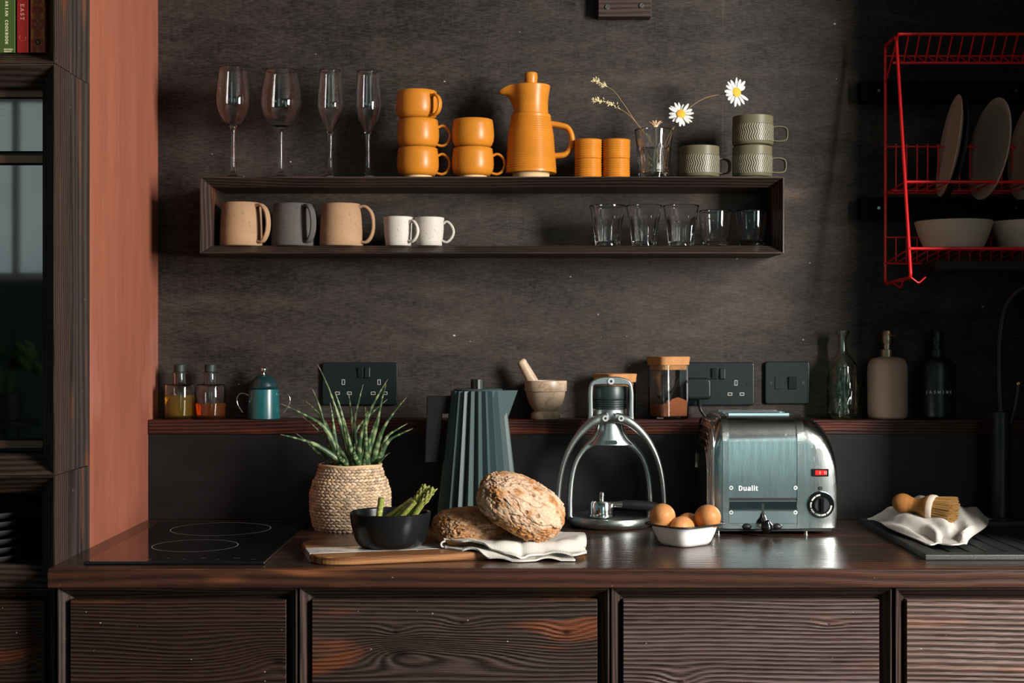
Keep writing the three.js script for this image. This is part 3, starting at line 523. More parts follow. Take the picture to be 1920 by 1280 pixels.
function clayMug(label, px, turn, m, hTop) {
  const p = inside(px, 0.04), H = p.h(hTop), o = thing('stoneware_mug', label, 'mug', p.pos, 'tapered stoneware mugs');
  mesh('body', vessel([[0.0375, 0], [0.0398, 0.001], [0.0406, 0.004], [0.0400, H * 0.3], [0.0384, H * 0.65], [0.0362, H - 0.001]], 0.0036, 0.005), m, o);
  mesh('handle', strap([[0.034, H * 0.91, 0], [0.046, H * 0.94, 0], [0.0585, H * 0.80, 0], [0.0635, H * 0.5, 0], [0.0590, H * 0.24, 0], [0.049, H * 0.10, 0], [0.036, H * 0.11, 0]], 0.0028, 0.0062, [0, 0, 1], { p: 3.2 }), m, o);
  o.rotation.y = turn; return o;
}
clayMug('tan tapered stoneware mug at the end of the box shelf', 453, -0.52, M.tan, 381);
clayMug('dark grey tapered stoneware mug between two tan mugs', 549.5, -0.80, M.grey, 383);
clayMug('tan tapered stoneware mug between the grey mug and the white espresso cups', 640, -0.22, M.tan, 383);
function espresso(label, px, turn, hTop) {
  const p = inside(px, 0.024), H = p.h(hTop), o = thing('espresso_cup', label, 'cup', p.pos, 'speckled white espresso cups');
  mesh('body', vessel([[0.0225, 0], [0.0236, 0.001], [0.0248, H * 0.2], [0.0265, H * 0.5], [0.0277, H - 0.0008]], 0.0027, 0.004), M.speckle, o);
  mesh('handle', strap([[0.025, H * 0.76, 0], [0.034, H * 0.85, 0], [0.0435, H * 0.68, 0], [0.0465, H * 0.47, 0], [0.042, H * 0.26, 0], [0.033, H * 0.13, 0], [0.0225, H * 0.2, 0]], 0.0023, 0.0036, [0, 0, 1], { p: 2.6 }), M.speckle, o);
  o.rotation.y = turn; return o;
}
espresso('speckled white espresso cup next to a tan stoneware mug', 747, -0.62, 407);
espresso('speckled white espresso cup with empty shelf beside it', 805, -0.2, 408);
{
  for (const [px, turn, label] of [[1139, 0.1, 'faceted drinking glass at the open end of the row of five'], [1207.5, 0.3, 'faceted drinking glass second in the row of five, between two like it'], [1277, 0.0, 'faceted drinking glass beside the plain small tumblers']]) { const p = inside(px, 0.024), o = thing('drinking_glass', label, 'glass', p.pos, 'faceted drinking glasses'); tumbler(o, 34 / p.s, 23 / p.s, p.h(386), 9, turn, 0.68, 0.0022); }
  for (const [px, label, d] of [[1341.5, 'plain small curved tumbler between the faceted glasses and its twin', 0], [1409.5, 'plain small curved tumbler next to the end board of the box shelf', 0.012]]) {
    const p = inside(px, 0.023 + d), k = 1 / p.s, H = p.h(395.5), o = thing('small_tumbler', label, 'glass', p.pos, 'plain small tumblers');
    const pr = spline([[21.5 * k, 0.0008], [23 * k, 0.005], [27 * k, H * 0.35], [29.8 * k, H * 0.68], [31.2 * k, H]], 24), inn = pr.filter((q) => q[1] > 0.008).map(([r, y]) => [r - 0.0018, y]).reverse();
    mesh('glass_body', turned([[0, 0], [20.5 * k, 0], ...pr, [pr[24][0] - 0.0009, H + 0.0005], ...inn, [15 * k, 0.0075], [0, 0.007]], 48, 1.2), M.glass, o);
  }
}
console.log('shelf');
// ---------------------------------------------------------------- things on the ledge
const LT = 1.0874;
function onLedge(px, Z = 2.705) { const s = F / Z; return { Z, s, k: 1 / s, h: (py) => EYE - (py - CY) / s - LT, pos: [wx(px, Z), LT, -Z] }; }
// ---- two oil bottles
function cruet(label, px, level, liquid, name) {
  const p = onLedge(px, 2.704), k = p.k, h = p.h, o = thing('oil_bottle', label, 'bottle', p.pos, 'small stoppered oil bottles');
  const R = 28 * k, hs = h(720), hn = h(698), t = 0.0022;
  mesh('glass_body', turned([[0, 0], [R - 0.002, 0], [R, 0.002], [R, hs - 0.004], [R - 0.0014, hs - 0.001], [R - 0.004, hs], [13.5 * k, hs + 0.0008], [12 * k, hs + 0.003], [11.8 * k, hn - 0.003], [14 * k, hn - 0.0022], [14.3 * k, hn], [13 * k, hn + 0.0008], [9 * k, hn + 0.0006], [9 * k, hs + 0.002], [12 * k, hs - 0.002], [R - t - 0.002, hs - 0.003], [R - t, hs - 0.006], [R - t, 0.008], [R - t - 0.003, 0.006], [0, 0.005]], 48, 0.9), M.glass, o);
  mesh('liquid', turned([[0, 0.0048], [R - t - 0.003, 0.0058], [R - t + 0.0002, 0.008], [R - t + 0.0002, h(level)], [0, h(level)]], 48, 0.8), liquid, o);
  mesh('stopper', turned([[0, hs + 0.004], [8.2 * k, hs + 0.004], [9.1 * k, hn + 0.001], [10.6 * k, hn + 0.002], [10.8 * k, h(684)], [9.8 * k, h(683)], [0, h(683)]], 32), M.stopper, o);
  return o;
}
M.stopper = mat({ color: lin(0.014, 0.022, 0.021), roughness: 0.55 });
M.oil = mat({ color: lin(0.86, 0.56, 0.07), transmission: 0.86, roughness: 0, ior: 1.42, thickness: 0.02, attenuationColor: lin(0.86, 0.58, 0.05), attenuationDistance: 0.08 });
M.vinegar = mat({ color: lin(0.70, 0.22, 0.05), transmission: 0.86, roughness: 0, ior: 1.40, thickness: 0.02, attenuationColor: lin(0.66, 0.20, 0.035), attenuationDistance: 0.06 });
cruet('small glass bottle of golden oil with a dark stopper by the terracotta panel', 337, 740, M.oil);
cruet('small glass bottle of amber vinegar with a dark stopper next to golden oil', 394.5, 755, M.vinegar);
// ---- teal enamel pot
{
  const p = onLedge(494.5, 2.705), k = p.k, h = p.h, o = thing('sugar_pot', 'teal enamel sugar pot with domed lid and thin wire handles', 'pot', p.pos);
  M.tealEnamel = mat({ map: glaze(43, [0.007, 0.085, 0.096], 0.4, 0.95), roughness: 0.3, clearcoat: 0.4, clearcoatRoughness: 0.25 });
  const hb = h(729);
  mesh('body', vessel([[28.5 * k, 0], [30.3 * k, 0.001], [30.3 * k, 0.004], [29 * k, hb * 0.6], [28 * k, hb - 0.0006]], 0.002, 0.003), M.tealEnamel, o);
  const lid = mesh('lid', turned([[0, hb + 0.0004], [28 * k, hb + 0.0004], [29 * k, hb + 0.0016], [28 * k, hb + 0.0026], ...spline([[26.5 * k, hb + 4 * k], [23.5 * k, hb + 13 * k], [16 * k, hb + 22.5 * k], [7 * k, hb + 26.5 * k], [0.0002, hb + 27 * k]], 18)], 48), mat({ color: lin(0.004, 0.026, 0.031), roughness: 0.32, clearcoat: 0.4 }), o);
  mesh('knob_stem', turned([[3 * k, hb + 26 * k], [2.2 * k, hb + 28 * k], [2.4 * k, hb + 31 * k]], 16), M.chrome, lid);
  mesh('knob', new THREE.SphereGeometry(6.2 * k, 24, 16).translate(0, hb + 36 * k, 0), M.chrome, lid);
  for (const s of [-1, 1]) { const q = (x, y) => [s * x * k, h(y), 0.002]; mesh('wire_handle', rod([q(28.5, 741), q(35, 737.5), q(44, 738), q(49, 745), q(49.5, 754), q(45, 764), q(39, 773)], 0.0011, { n: 30, m: 8 }), M.chrome, o); }
}
// ---- marble mortar and pestle
{
  const t = makeTex(512, 256, 1, 1, (u, v) => { const w = fbm(u * 5 + 2 * fbm(u * 3, v * 3, 8), v * 5, 4), vein = smooth(0.06, 0.0, Math.abs(fbm(u * 4, v * 6, 9) - 0.5)), k = 0.85 + 0.4 * (w - 0.5); return [mix(0.62 * k, 0.36, vein * 0.7), mix(0.455 * k, 0.22, vein * 0.7), mix(0.325 * k, 0.12, vein * 0.7)]; });
  t.map.repeat.set(2, 2); M.marble = mat({ map: t.map, roughness: 0.38 });
  const p = onLedge(1023, 2.706), k = p.k, h = p.h, o = thing('mortar', 'small cream marble mortar on a turned foot', 'mortar', p.pos);
  const H = h(713);
  mesh('bowl', turned([[0, h(770)], [21 * k, h(770)], [25 * k, h(767)], [31 * k, h(757)], [35 * k, h(746)], [37 * k, h(735)], [37.2 * k, h(733.4)], [39 * k, h(733)], [39.6 * k, h(731)], [39.8 * k, h(715)], [39 * k, H], [33 * k, H], [32 * k, H - 0.001], [30 * k, h(735)], [22 * k, h(753)], [10 * k, h(759)], [0, h(760)]], 48, 0.6), M.marble, o);
  mesh('foot', turned([[0, 0], [27.2 * k, 0], [27.8 * k, 0.001], [27.6 * k, h(777)], [26 * k, h(774)], [23 * k, h(772)], [21.5 * k, h(770)], [0, h(770)]], 48, 0.6), M.marble, o);
  const Z = p.Z, a = V(wx(1022, Z) - p.pos[0], h(757), 0.004), b = V(wx(976, Z) - p.pos[0], h(674.5), 0.002);
  const q = thing('pestle', 'cream marble pestle leaning in the mortar', 'pestle', p.pos);
  const L = a.distanceTo(b); const g = turned(spline([[0.0002, 0], [8 * k, 2 * k], [12.4 * k, 8 * k], [13 * k, 20 * k], [11.3 * k, 40 * k], [9.2 * k, L - 14 * k], [8.4 * k, L - 3 * k], [5.5 * k, L - 0.3 * k], [0.0002, L]], 40), 32);
  mesh('rod', g.applyQuaternion(new THREE.Quaternion().setFromUnitVectors(V(0, 1, 0), b.clone().sub(a).normalize())).translate(...a.toArray()), M.marble, q);
}
// ---- square jars with cork lids
M.cork = (() => { const t = makeTex(256, 128, 0.1, 0.05, (u, v) => { const k = 0.8 + 0.5 * (fbm(u * 150, v * 260, 3) - 0.3), s = vn(u * 420, v * 420, 6) > 0.83 ? 0.5 : 1; return [0.52 * k * s, 0.235 * k * s, 0.085 * k * s, k]; }); return mat({ map: t.map, bumpMap: t.bump, bumpScale: 0.0004, roughness: 0.8 }); })();
function square(w, y, r, n = 48) { return Array.from({ length: n }, (_, j) => { const a = -(j + 0.5) / n * 6.283185307, c = Math.cos(a), s = Math.sin(a), e = 2 / r; return [w * Math.sign(c) * Math.abs(c) ** e, y, w * Math.sign(s) * Math.abs(s) ** e]; }); }
function corkJar(label, px, hTop, w, turn, Z) {
  const p = onLedge(px, Z), o = thing('cork_jar', label, 'jar', p.pos), H = p.h(hTop), g0 = H - 0.017, e = 5, t = 0.0018;
  mesh('glass_body', loft([square(1e-5, 0, e), square(w - 0.002, 0, e), square(w, 0.002, e), square(w, g0, e), square(w - t / 2, g0 + 0.0006, e), square(w - t, g0, e), square(w - t, 0.006, e), square(w - t - 0.003, 0.0045, e), square(1e-5, 0.004, e)], { crease: 0.9 }), M.glass, o);
  mesh('cork_lid', loft([square(1e-5, g0 - 0.008, e), square(w - t - 0.0008, g0 - 0.008, e), square(w - t - 0.0006, g0 + 0.0008, e), square(w + 0.001, g0 + 0.0012, e), square(w + 0.0026, H - 0.001, e), square(w + 0.0016, H, e), square(1e-5, H, e)], { crease: 0.6 }), M.cork, o);
  o.rotation.y = turn; return { o, p, w, H, e, t };
}
corkJar('empty glass jar with a cork lid half hidden behind the lever press', 1153, 700, 0.0315, 0.55, 2.709);
{
  const { o, p, w, e, t } = corkJar('tall glass jar of brown coffee powder with a cork lid and a dark scoop', 1253, 668, 0.0315, 0.45, 2.706);
  M.coffee = (() => { const q = makeTex(256, 256, 0.05, 0.05, (u, v) => { const k = 0.75 + 0.5 * fbm(u * 700, v * 700, 3); return [0.235 * k, 0.068 * k, 0.022 * k, k]; }); return mat({ map: q.map, roughness: 0.95 }); })();
  const R = rng(9), ring = (s, y, wav) => square((w - t - 0.0004) * s, y, e).map(([x, yy, z]) => [x, yy + wav * (0.004 * Math.sin(x * 120 + z * 60) + 0.0045 * (x + z) / w), z]);
  mesh('coffee_powder', loft([ring(1e-4, 0.0062, 0), ring(0.97, 0.0062, 0), ring(1, 0.008, 0), ring(1, 0.033, 1), ring(0.7, 0.036, 1), ring(0.35, 0.0365, 1), ring(1e-4, 0.036, 1)]), M.coffee, o);
  const s = thing('coffee_scoop', 'dark scoop stuck in the brown coffee powder', 'scoop', p.pos);
  mesh('scoop_bowl', vessel([[0.004, 0], [0.009, 0.002], [0.0125, 0.007], [0.014, 0.013]], 0.0012, 0.0012, 28).rotateX(0.35).rotateZ(0.25).translate(-0.006, 0.0395, 0.004), M.black, s);
  mesh('handle', rod([[0.002, 0.048, 0.004], [0.011, 0.062, 0.002], [0.019, 0.078, 0.0]], 0.0026, { n: 10, m: 10, ry: 0.0016 }), M.black, s);
}
// ---- sockets and switches on the wall
M.plate = mat({ color: lin(0.008, 0.013, 0.013), roughness: 0.32, specularIntensity: 0.6 });
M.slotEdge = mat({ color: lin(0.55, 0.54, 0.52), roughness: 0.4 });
const ZP = 2.742;
function plate(label, x0, x1, y0, y1) {
  const o = thing('wall_socket', label, 'socket', [wx((x0 + x1) / 2, ZP), wy((y0 + y1) / 2, ZP), -WALL + 0.0006]), w = (x1 - x0) * ZP / F, h = (y1 - y0) * ZP / F;
  mesh('face_plate', slab(roundRect(w, h, 0.006), 0.0085, 0.0025, 4), M.plate, o); return o;
}
const PF = 0.0085;
function rocker(o, x, y, w, h, on) { mesh('rocker_switch', new RoundedBoxGeometry(w, h, 0.006, 3, 0.0018).rotateX(on ? 0.13 : -0.13).translate(x, y, PF + 0.0008), M.plate, o); }
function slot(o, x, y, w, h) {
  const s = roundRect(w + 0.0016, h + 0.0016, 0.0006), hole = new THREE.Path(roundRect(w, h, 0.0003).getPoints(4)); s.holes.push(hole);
  const e = mesh('pin_hole', new THREE.PlaneGeometry(w, h).translate(x, y, PF + 0.0002), M.black, o); mesh('rim', new THREE.ExtrudeGeometry(s, { depth: 0.0006, bevelEnabled: false }).translate(x, y, PF), M.slotEdge, e);  // pale rim puts the lit whitish edges of the hole into colour
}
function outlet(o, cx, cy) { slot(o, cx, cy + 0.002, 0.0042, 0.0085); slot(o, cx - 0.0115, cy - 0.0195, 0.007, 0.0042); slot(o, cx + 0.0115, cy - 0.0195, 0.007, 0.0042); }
{
  const a = plate('black double wall socket behind the potted plant leaves', 604, 746, 679, 759), k = ZP / F;
  rocker(a, 1.5 * k, 21 * k, 0.011, 0.021, true); rocker(a, 14 * k, 21 * k, 0.011, 0.021, false);
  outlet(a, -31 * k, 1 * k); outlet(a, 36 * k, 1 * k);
  const b = plate('dark green black double wall socket with a black plug in one outlet', 1273, 1414.5, 679, 760);
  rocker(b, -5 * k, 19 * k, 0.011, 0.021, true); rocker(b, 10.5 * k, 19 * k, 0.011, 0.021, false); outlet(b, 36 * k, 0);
  mesh('screw', new THREE.CylinderGeometry(0.003, 0.003, 0.0012, 16).rotateX(Math.PI / 2).translate(58.5 * k, 0.5 * k, PF + 0.0003), M.plate, b);
  const c = plate('black single fused wall switch beside the double socket', 1434, 1518.5, 677.5, 757.5);
  rocker(c, 9 * k, -0.5 * k, 0.0165, 0.0245, true); mesh('fuse_cover', new RoundedBoxGeometry(0.0155, 0.0245, 0.003, 2, 0.0008).translate(-16 * k, 0, PF), M.plate, c);
  for (const s of [-31, 29]) mesh('screw', new THREE.CylinderGeometry(0.003, 0.003, 0.0012, 16).rotateX(Math.PI / 2).translate(s * k, 0.5 * k, PF + 0.0003), M.black, c);
  // plug and flex
  const Z = 2.70, o = thing('power_plug', 'black moulded power plug with its flex running down behind the toaster', 'plug', [wx(1314, Z), wy(729, Z), -WALL + 0.0006 + PF]);
  mesh('plug_body', slab(roundRect(0.049, 0.041, 0.009), 0.030, 0.005, 4).translate(-0.002, 0, 0.0004), M.plate, o);
  mesh('flex', rod([[0.001, -0.017, 0.02], [0.001, -0.027, 0.02], [0.0025, -0.04, 0.0195], [0.009, -0.05, 0.021], [0.018, -0.066, 0.026], [0.024, -0.10, 0.075], [0.027, -0.15, 0.0905], [0.03, -0.1815, 0.094]], 0.0033, { n: 40, m: 10 }), M.black, o);
  mesh('flex_sleeve', rod([[0.001, -0.019, 0.02], [0.001, -0.034, 0.02]], (t) => 0.0062 - 0.0018 * t, { n: 6, m: 14 }), M.plate, o);
}
// ---- bottles by the sink
M.bottleGlass = mat({ color: lin(0.93, 0.98, 0.93), transmission: 1, roughness: 0.02, ior: 1.5, thickness: 0.003, attenuationColor: lin(0.55, 0.75, 0.45), attenuationDistance: 0.03 });
{
  const p = onLedge(1580, 2.703), k = p.k, h = p.h, o = thing('glass_bottle', 'old clear glass bottle with raised lettering and a narrow neck', 'bottle', p.pos);
  const prof = spline([[24 * k, 0.0006], [27.5 * k, 0.004], [27.8 * k, 0.02], [27 * k, h(700)], [25.5 * k, h(685)], [18 * k, h(672)], [10 * k, h(662)], [8 * k, h(652)], [9 * k, h(630)], [11.5 * k, h(626)], [12.4 * k, h(621)], [11 * k, h(619)]], 80);
  const n = 72, bumpy = (r, y, j) => { const a = j / n, e = y > 0.012 && y < 0.085 ? 0.0015 * smooth(0.5, 0.6, vn(a * 60, y * 420, 5)) : 0; return r + e; };
  const ringF = ([r, y], inner) => Array.from({ length: n }, (_, j) => { const a = -j / n * 6.283185307, q = inner ? r : bumpy(r, y, j); return [q * Math.cos(a), y, q * Math.sin(a)]; });
  const inn = prof.filter((q) => q[1] > 0.007).map(([r, y]) => [Math.max(0.003, r - 0.0028), y]).reverse();
  mesh('glass_body', loft([circle(1e-5, 0, n), circle(23 * k, 0, n), ...prof.map((q) => ringF(q)), ...inn.map((q) => ringF(q, true)), circle(14 * k, 0.0068, n), circle(1e-5, 0.007, n)]), M.bottleGlass, o);
}
function pumpHead(o, k, h, m, yBase, nozzle) {
  mesh('collar', turned([[0, yBase - 0.002], [13.5 * k, yBase - 0.002], [13.8 * k, yBase + 0.001], [13.8 * k, yBase + 12.5 * k], [13 * k, yBase + 13.2 * k], [0, yBase + 13.2 * k]], 32), m, o);
  mesh('pump_stem', turned([[8.2 * k, yBase + 13 * k], [8.2 * k, yBase + 25 * k]], 24), m, o);
  const g = mesh('pump_head', turned([[0, yBase + 24.5 * k], [10.6 * k, yBase + 24.5 * k], [11 * k, yBase + 26 * k], [11.2 * k, yBase + 46 * k], [10 * k, yBase + 48 * k], [0, yBase + 48.2 * k]], 32), m, o);
  mesh('nozzle', rod([[0, yBase + 41 * k, 0], nozzle.map((v, i) => v * 0.6 + (i === 1 ? yBase + 41 * k : 0)), nozzle.map((v, i) => v + (i === 1 ? yBase + 40.5 * k : 0))], 3.2 * k, { n: 8, m: 14 }), m, g);
}
{
  const p = onLedge(1664, 2.71), k = p.k, h = p.h, o = thing('soap_dispenser', 'matt dusky pink soap dispenser bottle with a bronze pump', 'bottle', p.pos);
  M.blush = mat({ color: lin(0.46, 0.295, 0.22), roughness: 0.62, specularIntensity: 0.3 }); M.bronze = mat({ color: lin(0.50, 0.36, 0.26), metalness: 1, roughness: 0.3 });
  mesh('body', turned([[0, 0], ...spline([[30 * k, 0], [34.5 * k, 0.003], [36.4 * k, 0.012], [36.6 * k, 0.05], [36.6 * k, h(690)], [35 * k, h(681)], [29 * k, h(673)], [16 * k, h(669)]], 40), [0, h(669)]], 56, 1.0), M.blush, o);
  pumpHead(o, k, h, M.bronze, h(668), [0.006, -0.001, 0.024]);
}
{
  const p = onLedge(1757, 2.71), k = p.k, h = p.h, o = thing('black_dispenser', 'black soap dispenser bottle with small white lettering in the shadow', 'bottle', p.pos);
  M.darkBottle = mat({ color: lin(0.006, 0.007, 0.007), roughness: 0.35 });
  mesh('body', turned([[0, 0], ...spline([[28 * k, 0], [32.5 * k, 0.003], [33.5 * k, 0.012], [33.5 * k, h(690)], [31 * k, h(680)], [24 * k, h(672)], [14 * k, h(669)]], 40), [0, h(669)]], 48, 1.0), M.darkBottle, o);
  pumpHead(o, k, h, M.darkBottle, h(668), [-0.02, -0.001, 0.012]);
}
console.log('ledge');
// ---------------------------------------------------------------- things on the worktop
function onCounter(px, Z) { const s = F / Z, b = CY + 0.3344 * s; return { Z, s, k: 1 / s, h: (py) => (b - py) / s, pos: [wx(px, Z), TOP, -Z] }; }
// ---- induction hob
{
  const o = thing('hob', 'black glass hob with two printed rings set on the worktop', 'hob', [0, TOP, 0]);
  const x0 = -0.642, x1 = -0.370, z0 = -2.605, z1 = -2.129;
  mesh('glass_top', box(x0, x1, 0.0005, 0.0052, z0, z1, 0.0018), M.blackGloss, o);
  M.print = mat({ color: lin(0.30, 0.30, 0.30), roughness: 0.6 });
  for (const [cx, cz, r] of [[-0.5117, -2.50, 0.0865], [-0.511, -2.295, 0.068]]) mesh('printed_ring', new THREE.RingGeometry(r - 0.0006, r + 0.0006, 96).rotateX(-Math.PI / 2).translate(cx, 0.0054, cz), M.print, o);
  const R = rng(4), marks = []; for (let i = 0; i < 9; i++) marks.push(new THREE.PlaneGeometry(0.004 + 0.006 * R(), 0.001).rotateX(-Math.PI / 2).translate(-0.60 + i * 0.026, 0.0054, -2.150 - 0.012 * (i % 2)));
  mesh('printed_marks', merge(marks), M.print, o);
}
// ---- plant in a woven basket
{
  const p = onCounter(657, 2.545), k = p.k, h = p.h, o = thing('potted_plant', 'spiky banded succulent growing in a woven seagrass basket', 'plant', p.pos);
  M.grass = mat({ color: lin(0.56, 0.37, 0.21), roughness: 0.75 }); M.core = mat({ color: lin(0.16, 0.09, 0.045), roughness: 0.9 }); M.soil = mat({ color: lin(0.02, 0.014, 0.01), roughness: 1 });
  const Hb = h(871), rad = (t) => { const q = [[0, 66], [0.08, 70], [0.3, 74.5], [0.55, 75], [0.72, 70], [0.85, 62], [1, 57]]; for (let i = 1; i < q.length; i++) if (t <= q[i][0]) return mix(q[i - 1][1], q[i][1], fade((t - q[i - 1][0]) / (q[i][0] - q[i - 1][0]))) * k; return 57 * k; };
  const prof = []; for (let i = 0; i <= 20; i++) prof.push([rad(i / 20) - 0.0025, i / 20 * Hb]);
  mesh('basket_core', turned([[0, 0], ...prof, [rad(1) - 0.006, Hb], [rad(1) - 0.008, Hb - 0.02], [0, Hb - 0.02]], 48, 1.0), M.core, o);
  mesh('soil', turned([[0, Hb - 0.0185], [rad(1) - 0.0085, Hb - 0.0185], [rad(1) - 0.009, Hb - 0.017], [0, Hb - 0.012]], 32), M.soil, o);
  const st = [], R = rng(31), rows = 22, n = 46, unitG = new THREE.SphereGeometry(1, 9, 7);
  for (let i = 0; i < rows; i++) for (let j = 0; j < n; j++) {
    const t = (i + 0.5) / rows, a = (j + (i % 2) * 0.5) / n * 6.2832, r = rad(t), w = 6.2832 * r / n;
    st.push(unitG.clone().scale(w * (0.60 + 0.12 * R()), Hb / rows * (0.50 + 0.1 * R()), 0.0028).rotateZ(0.28 * (i % 2 ? 1 : -1) + 0.15 * (R() - 0.5)).translate(0, 0, r - 0.0012 + 0.0008 * R()).rotateY(a + 1.5708).translate(0, (i + 0.5) / rows * Hb, 0));
  }
  // straw tones differ from strand to strand
  const g = mergeGeometries(st.map((q) => q.index ? q.toNonIndexed() : q)), per = g.attributes.position.count / st.length, col = new Float32Array(g.attributes.position.count * 3);
  for (let i = 0; i < st.length; i++) { const v = 0.62 + 0.7 * R(), w = R(); for (let q = 0; q < per; q++) { const b = (i * per + q) * 3; col[b] = v * 0.53; col[b + 1] = v * mix(0.355, 0.40, w); col[b + 2] = v * mix(0.21, 0.28, w); } }
  g.setAttribute('color', new THREE.BufferAttribute(col, 3));
  const wv = mesh('weave', g, mat({ color: 0xffffff, vertexColors: true, roughness: 0.7 }), o); wv.userData.kind = 'stuff';
  mesh('basket_rim', rod(Array.from({ length: 24 }, (_, j) => { const a = j / 24 * 6.2832; return [rad(1) * Math.cos(a), Hb + 0.0005 * Math.sin(j * 5), rad(1) * Math.sin(a)]; }), 0.0028, { closed: true, n: 96, m: 8 }), M.grass, o);
  // leaves: [root x, root y, mid x, mid y, tip x, tip y] in the zoomed view, depth lean, half width
  const zx = (x) => (520 + x / 3.657 - 657) * k, zy = (y) => h(660 + y / 3.657);
  M.leaf = mat({ color: 0xffffff, vertexColors: true, roughness: 0.42 });
  const leaves = [[500, 790, 420, 480, 265, 90, -0.02, 1], [470, 790, 330, 540, 230, 255, -0.015, 0.9], [440, 785, 300, 480, 165, 345, -0.04, 0.8], [430, 790, 330, 510, 45, 350, 0.02, 1.15], [450, 790, 270, 620, 50, 552, 0.035, 1.1], [420, 790, 400, 560, 372, 345, 0.015, 1], [520, 790, 470, 500, 408, 270, 0.02, 1.05], [540, 790, 500, 500, 470, 285, -0.03, 0.9], [520, 790, 520, 480, 578, 225, -0.02, 0.9], [560, 790, 610, 470, 758, 185, 0.0, 1.15], [600, 790, 690, 480, 755, 215, 0.02, 1], [560, 790, 520, 560, 740, 330, -0.03, 0.95], [650, 790, 720, 540, 890, 308, 0.01, 1.05], [620, 790, 620, 600, 620, 368, 0.03, 1.0], [690, 780, 740, 590, 882, 498, -0.03, 0.9], [690, 780, 760, 610, 930, 523, 0.0, 1], [690, 775, 720, 730, 782, 680, 0.025, 0.8], [560, 790, 580, 600, 640, 390, 0.035, 1.1], [600, 790, 640, 600, 705, 430, 0.03, 0.9], [540, 790, 520, 640, 480, 450, 0.04, 1.0], [400, 785, 340, 620, 160, 450, -0.02, 0.8], [560, 790, 545, 680, 555, 610, 0.045, 0.9], [480, 790, 440, 700, 430, 600, 0.045, 0.8], [640, 790, 600, 650, 560, 520, -0.04, 0.8], [330, 770, 240, 660, 120, 560, -0.01, 0.7]];
  leaves.forEach((l, li) => {
    const pts = [V(zx(l[0]) * 0.8, Hb - 0.014, l[6] * 0.3), V(zx(l[0]), zy(l[1] - 30), l[6] * 0.5), V(zx(l[2]), zy(l[3]), l[6]), V(zx(mix(l[2], l[4], 0.55)), zy(mix(l[3], l[5], 0.62)), l[6] * 1.2), V(zx(l[4]), zy(l[5]), l[6] * 1.35)];
    const c = new THREE.CatmullRomCurve3(pts, false, 'centripetal'), N = 40, rings = [], colr = [], wv2 = 0.0058 * l[7], R2 = rng(li + 5), ph = R2() * 9, face = V(0.3 * (R2() - 0.5), 0.35, 1).normalize();
    for (let i = 0; i <= N; i++) {
      const t = i / N, q = c.getPoint(t), T = c.getTangent(t).normalize(), S = T.clone().cross(face).normalize(), U = S.clone().cross(T).normalize(), w = wv2 * Math.pow(1 - t, 0.75) * (0.75 + 0.6 * Math.sin(Math.PI * Math.min(1, t * 1.5 + 0.1))) + 0.0003, th = w * 0.42;
      rings.push([[w, 0.25], [w * 0.55, -0.75], [0, -1], [-w * 0.55, -0.75], [-w, 0.25], [-w * 0.5, 0.05], [0, -0.12], [w * 0.5, 0.05]].map(([s, u]) => q.clone().addScaledVector(S, s).addScaledVector(U, -u * th * -1 * -1)).map((v) => [v.x, v.y, v.z]));
    }
    const geo = loft(rings, { cap1: true }), P = geo.attributes.position, cc = new Float32Array(P.count * 3), tmp = V(0, 0, 0), C = c.getPoints(60);
    for (let i = 0; i < P.count; i++) {
      tmp.fromBufferAttribute(P, i); let best = 9, bi = 0; C.forEach((q, j) => { const d = q.distanceToSquared(tmp); if (d < best) { best = d; bi = j; } });
      const s = bi / 60 * c.getLength(), band = smooth(0.45, 0.7, vn(s * 420 + ph, tmp.x * 150 + tmp.y * 90, li)), tip = smooth(0.9, 1, bi / 60);
      const v = [mix(0.030, 0.23, band), mix(0.070, 0.29, band), mix(0.026, 0.135, band)]; cc[i * 3] = mix(v[0], 0.30, tip); cc[i * 3 + 1] = mix(v[1], 0.2, tip); cc[i * 3 + 2] = mix(v[2], 0.12, tip);
    }
    geo.setAttribute('color', new THREE.BufferAttribute(cc, 3)); mesh('leaf', geo, M.leaf, o);
  });
}
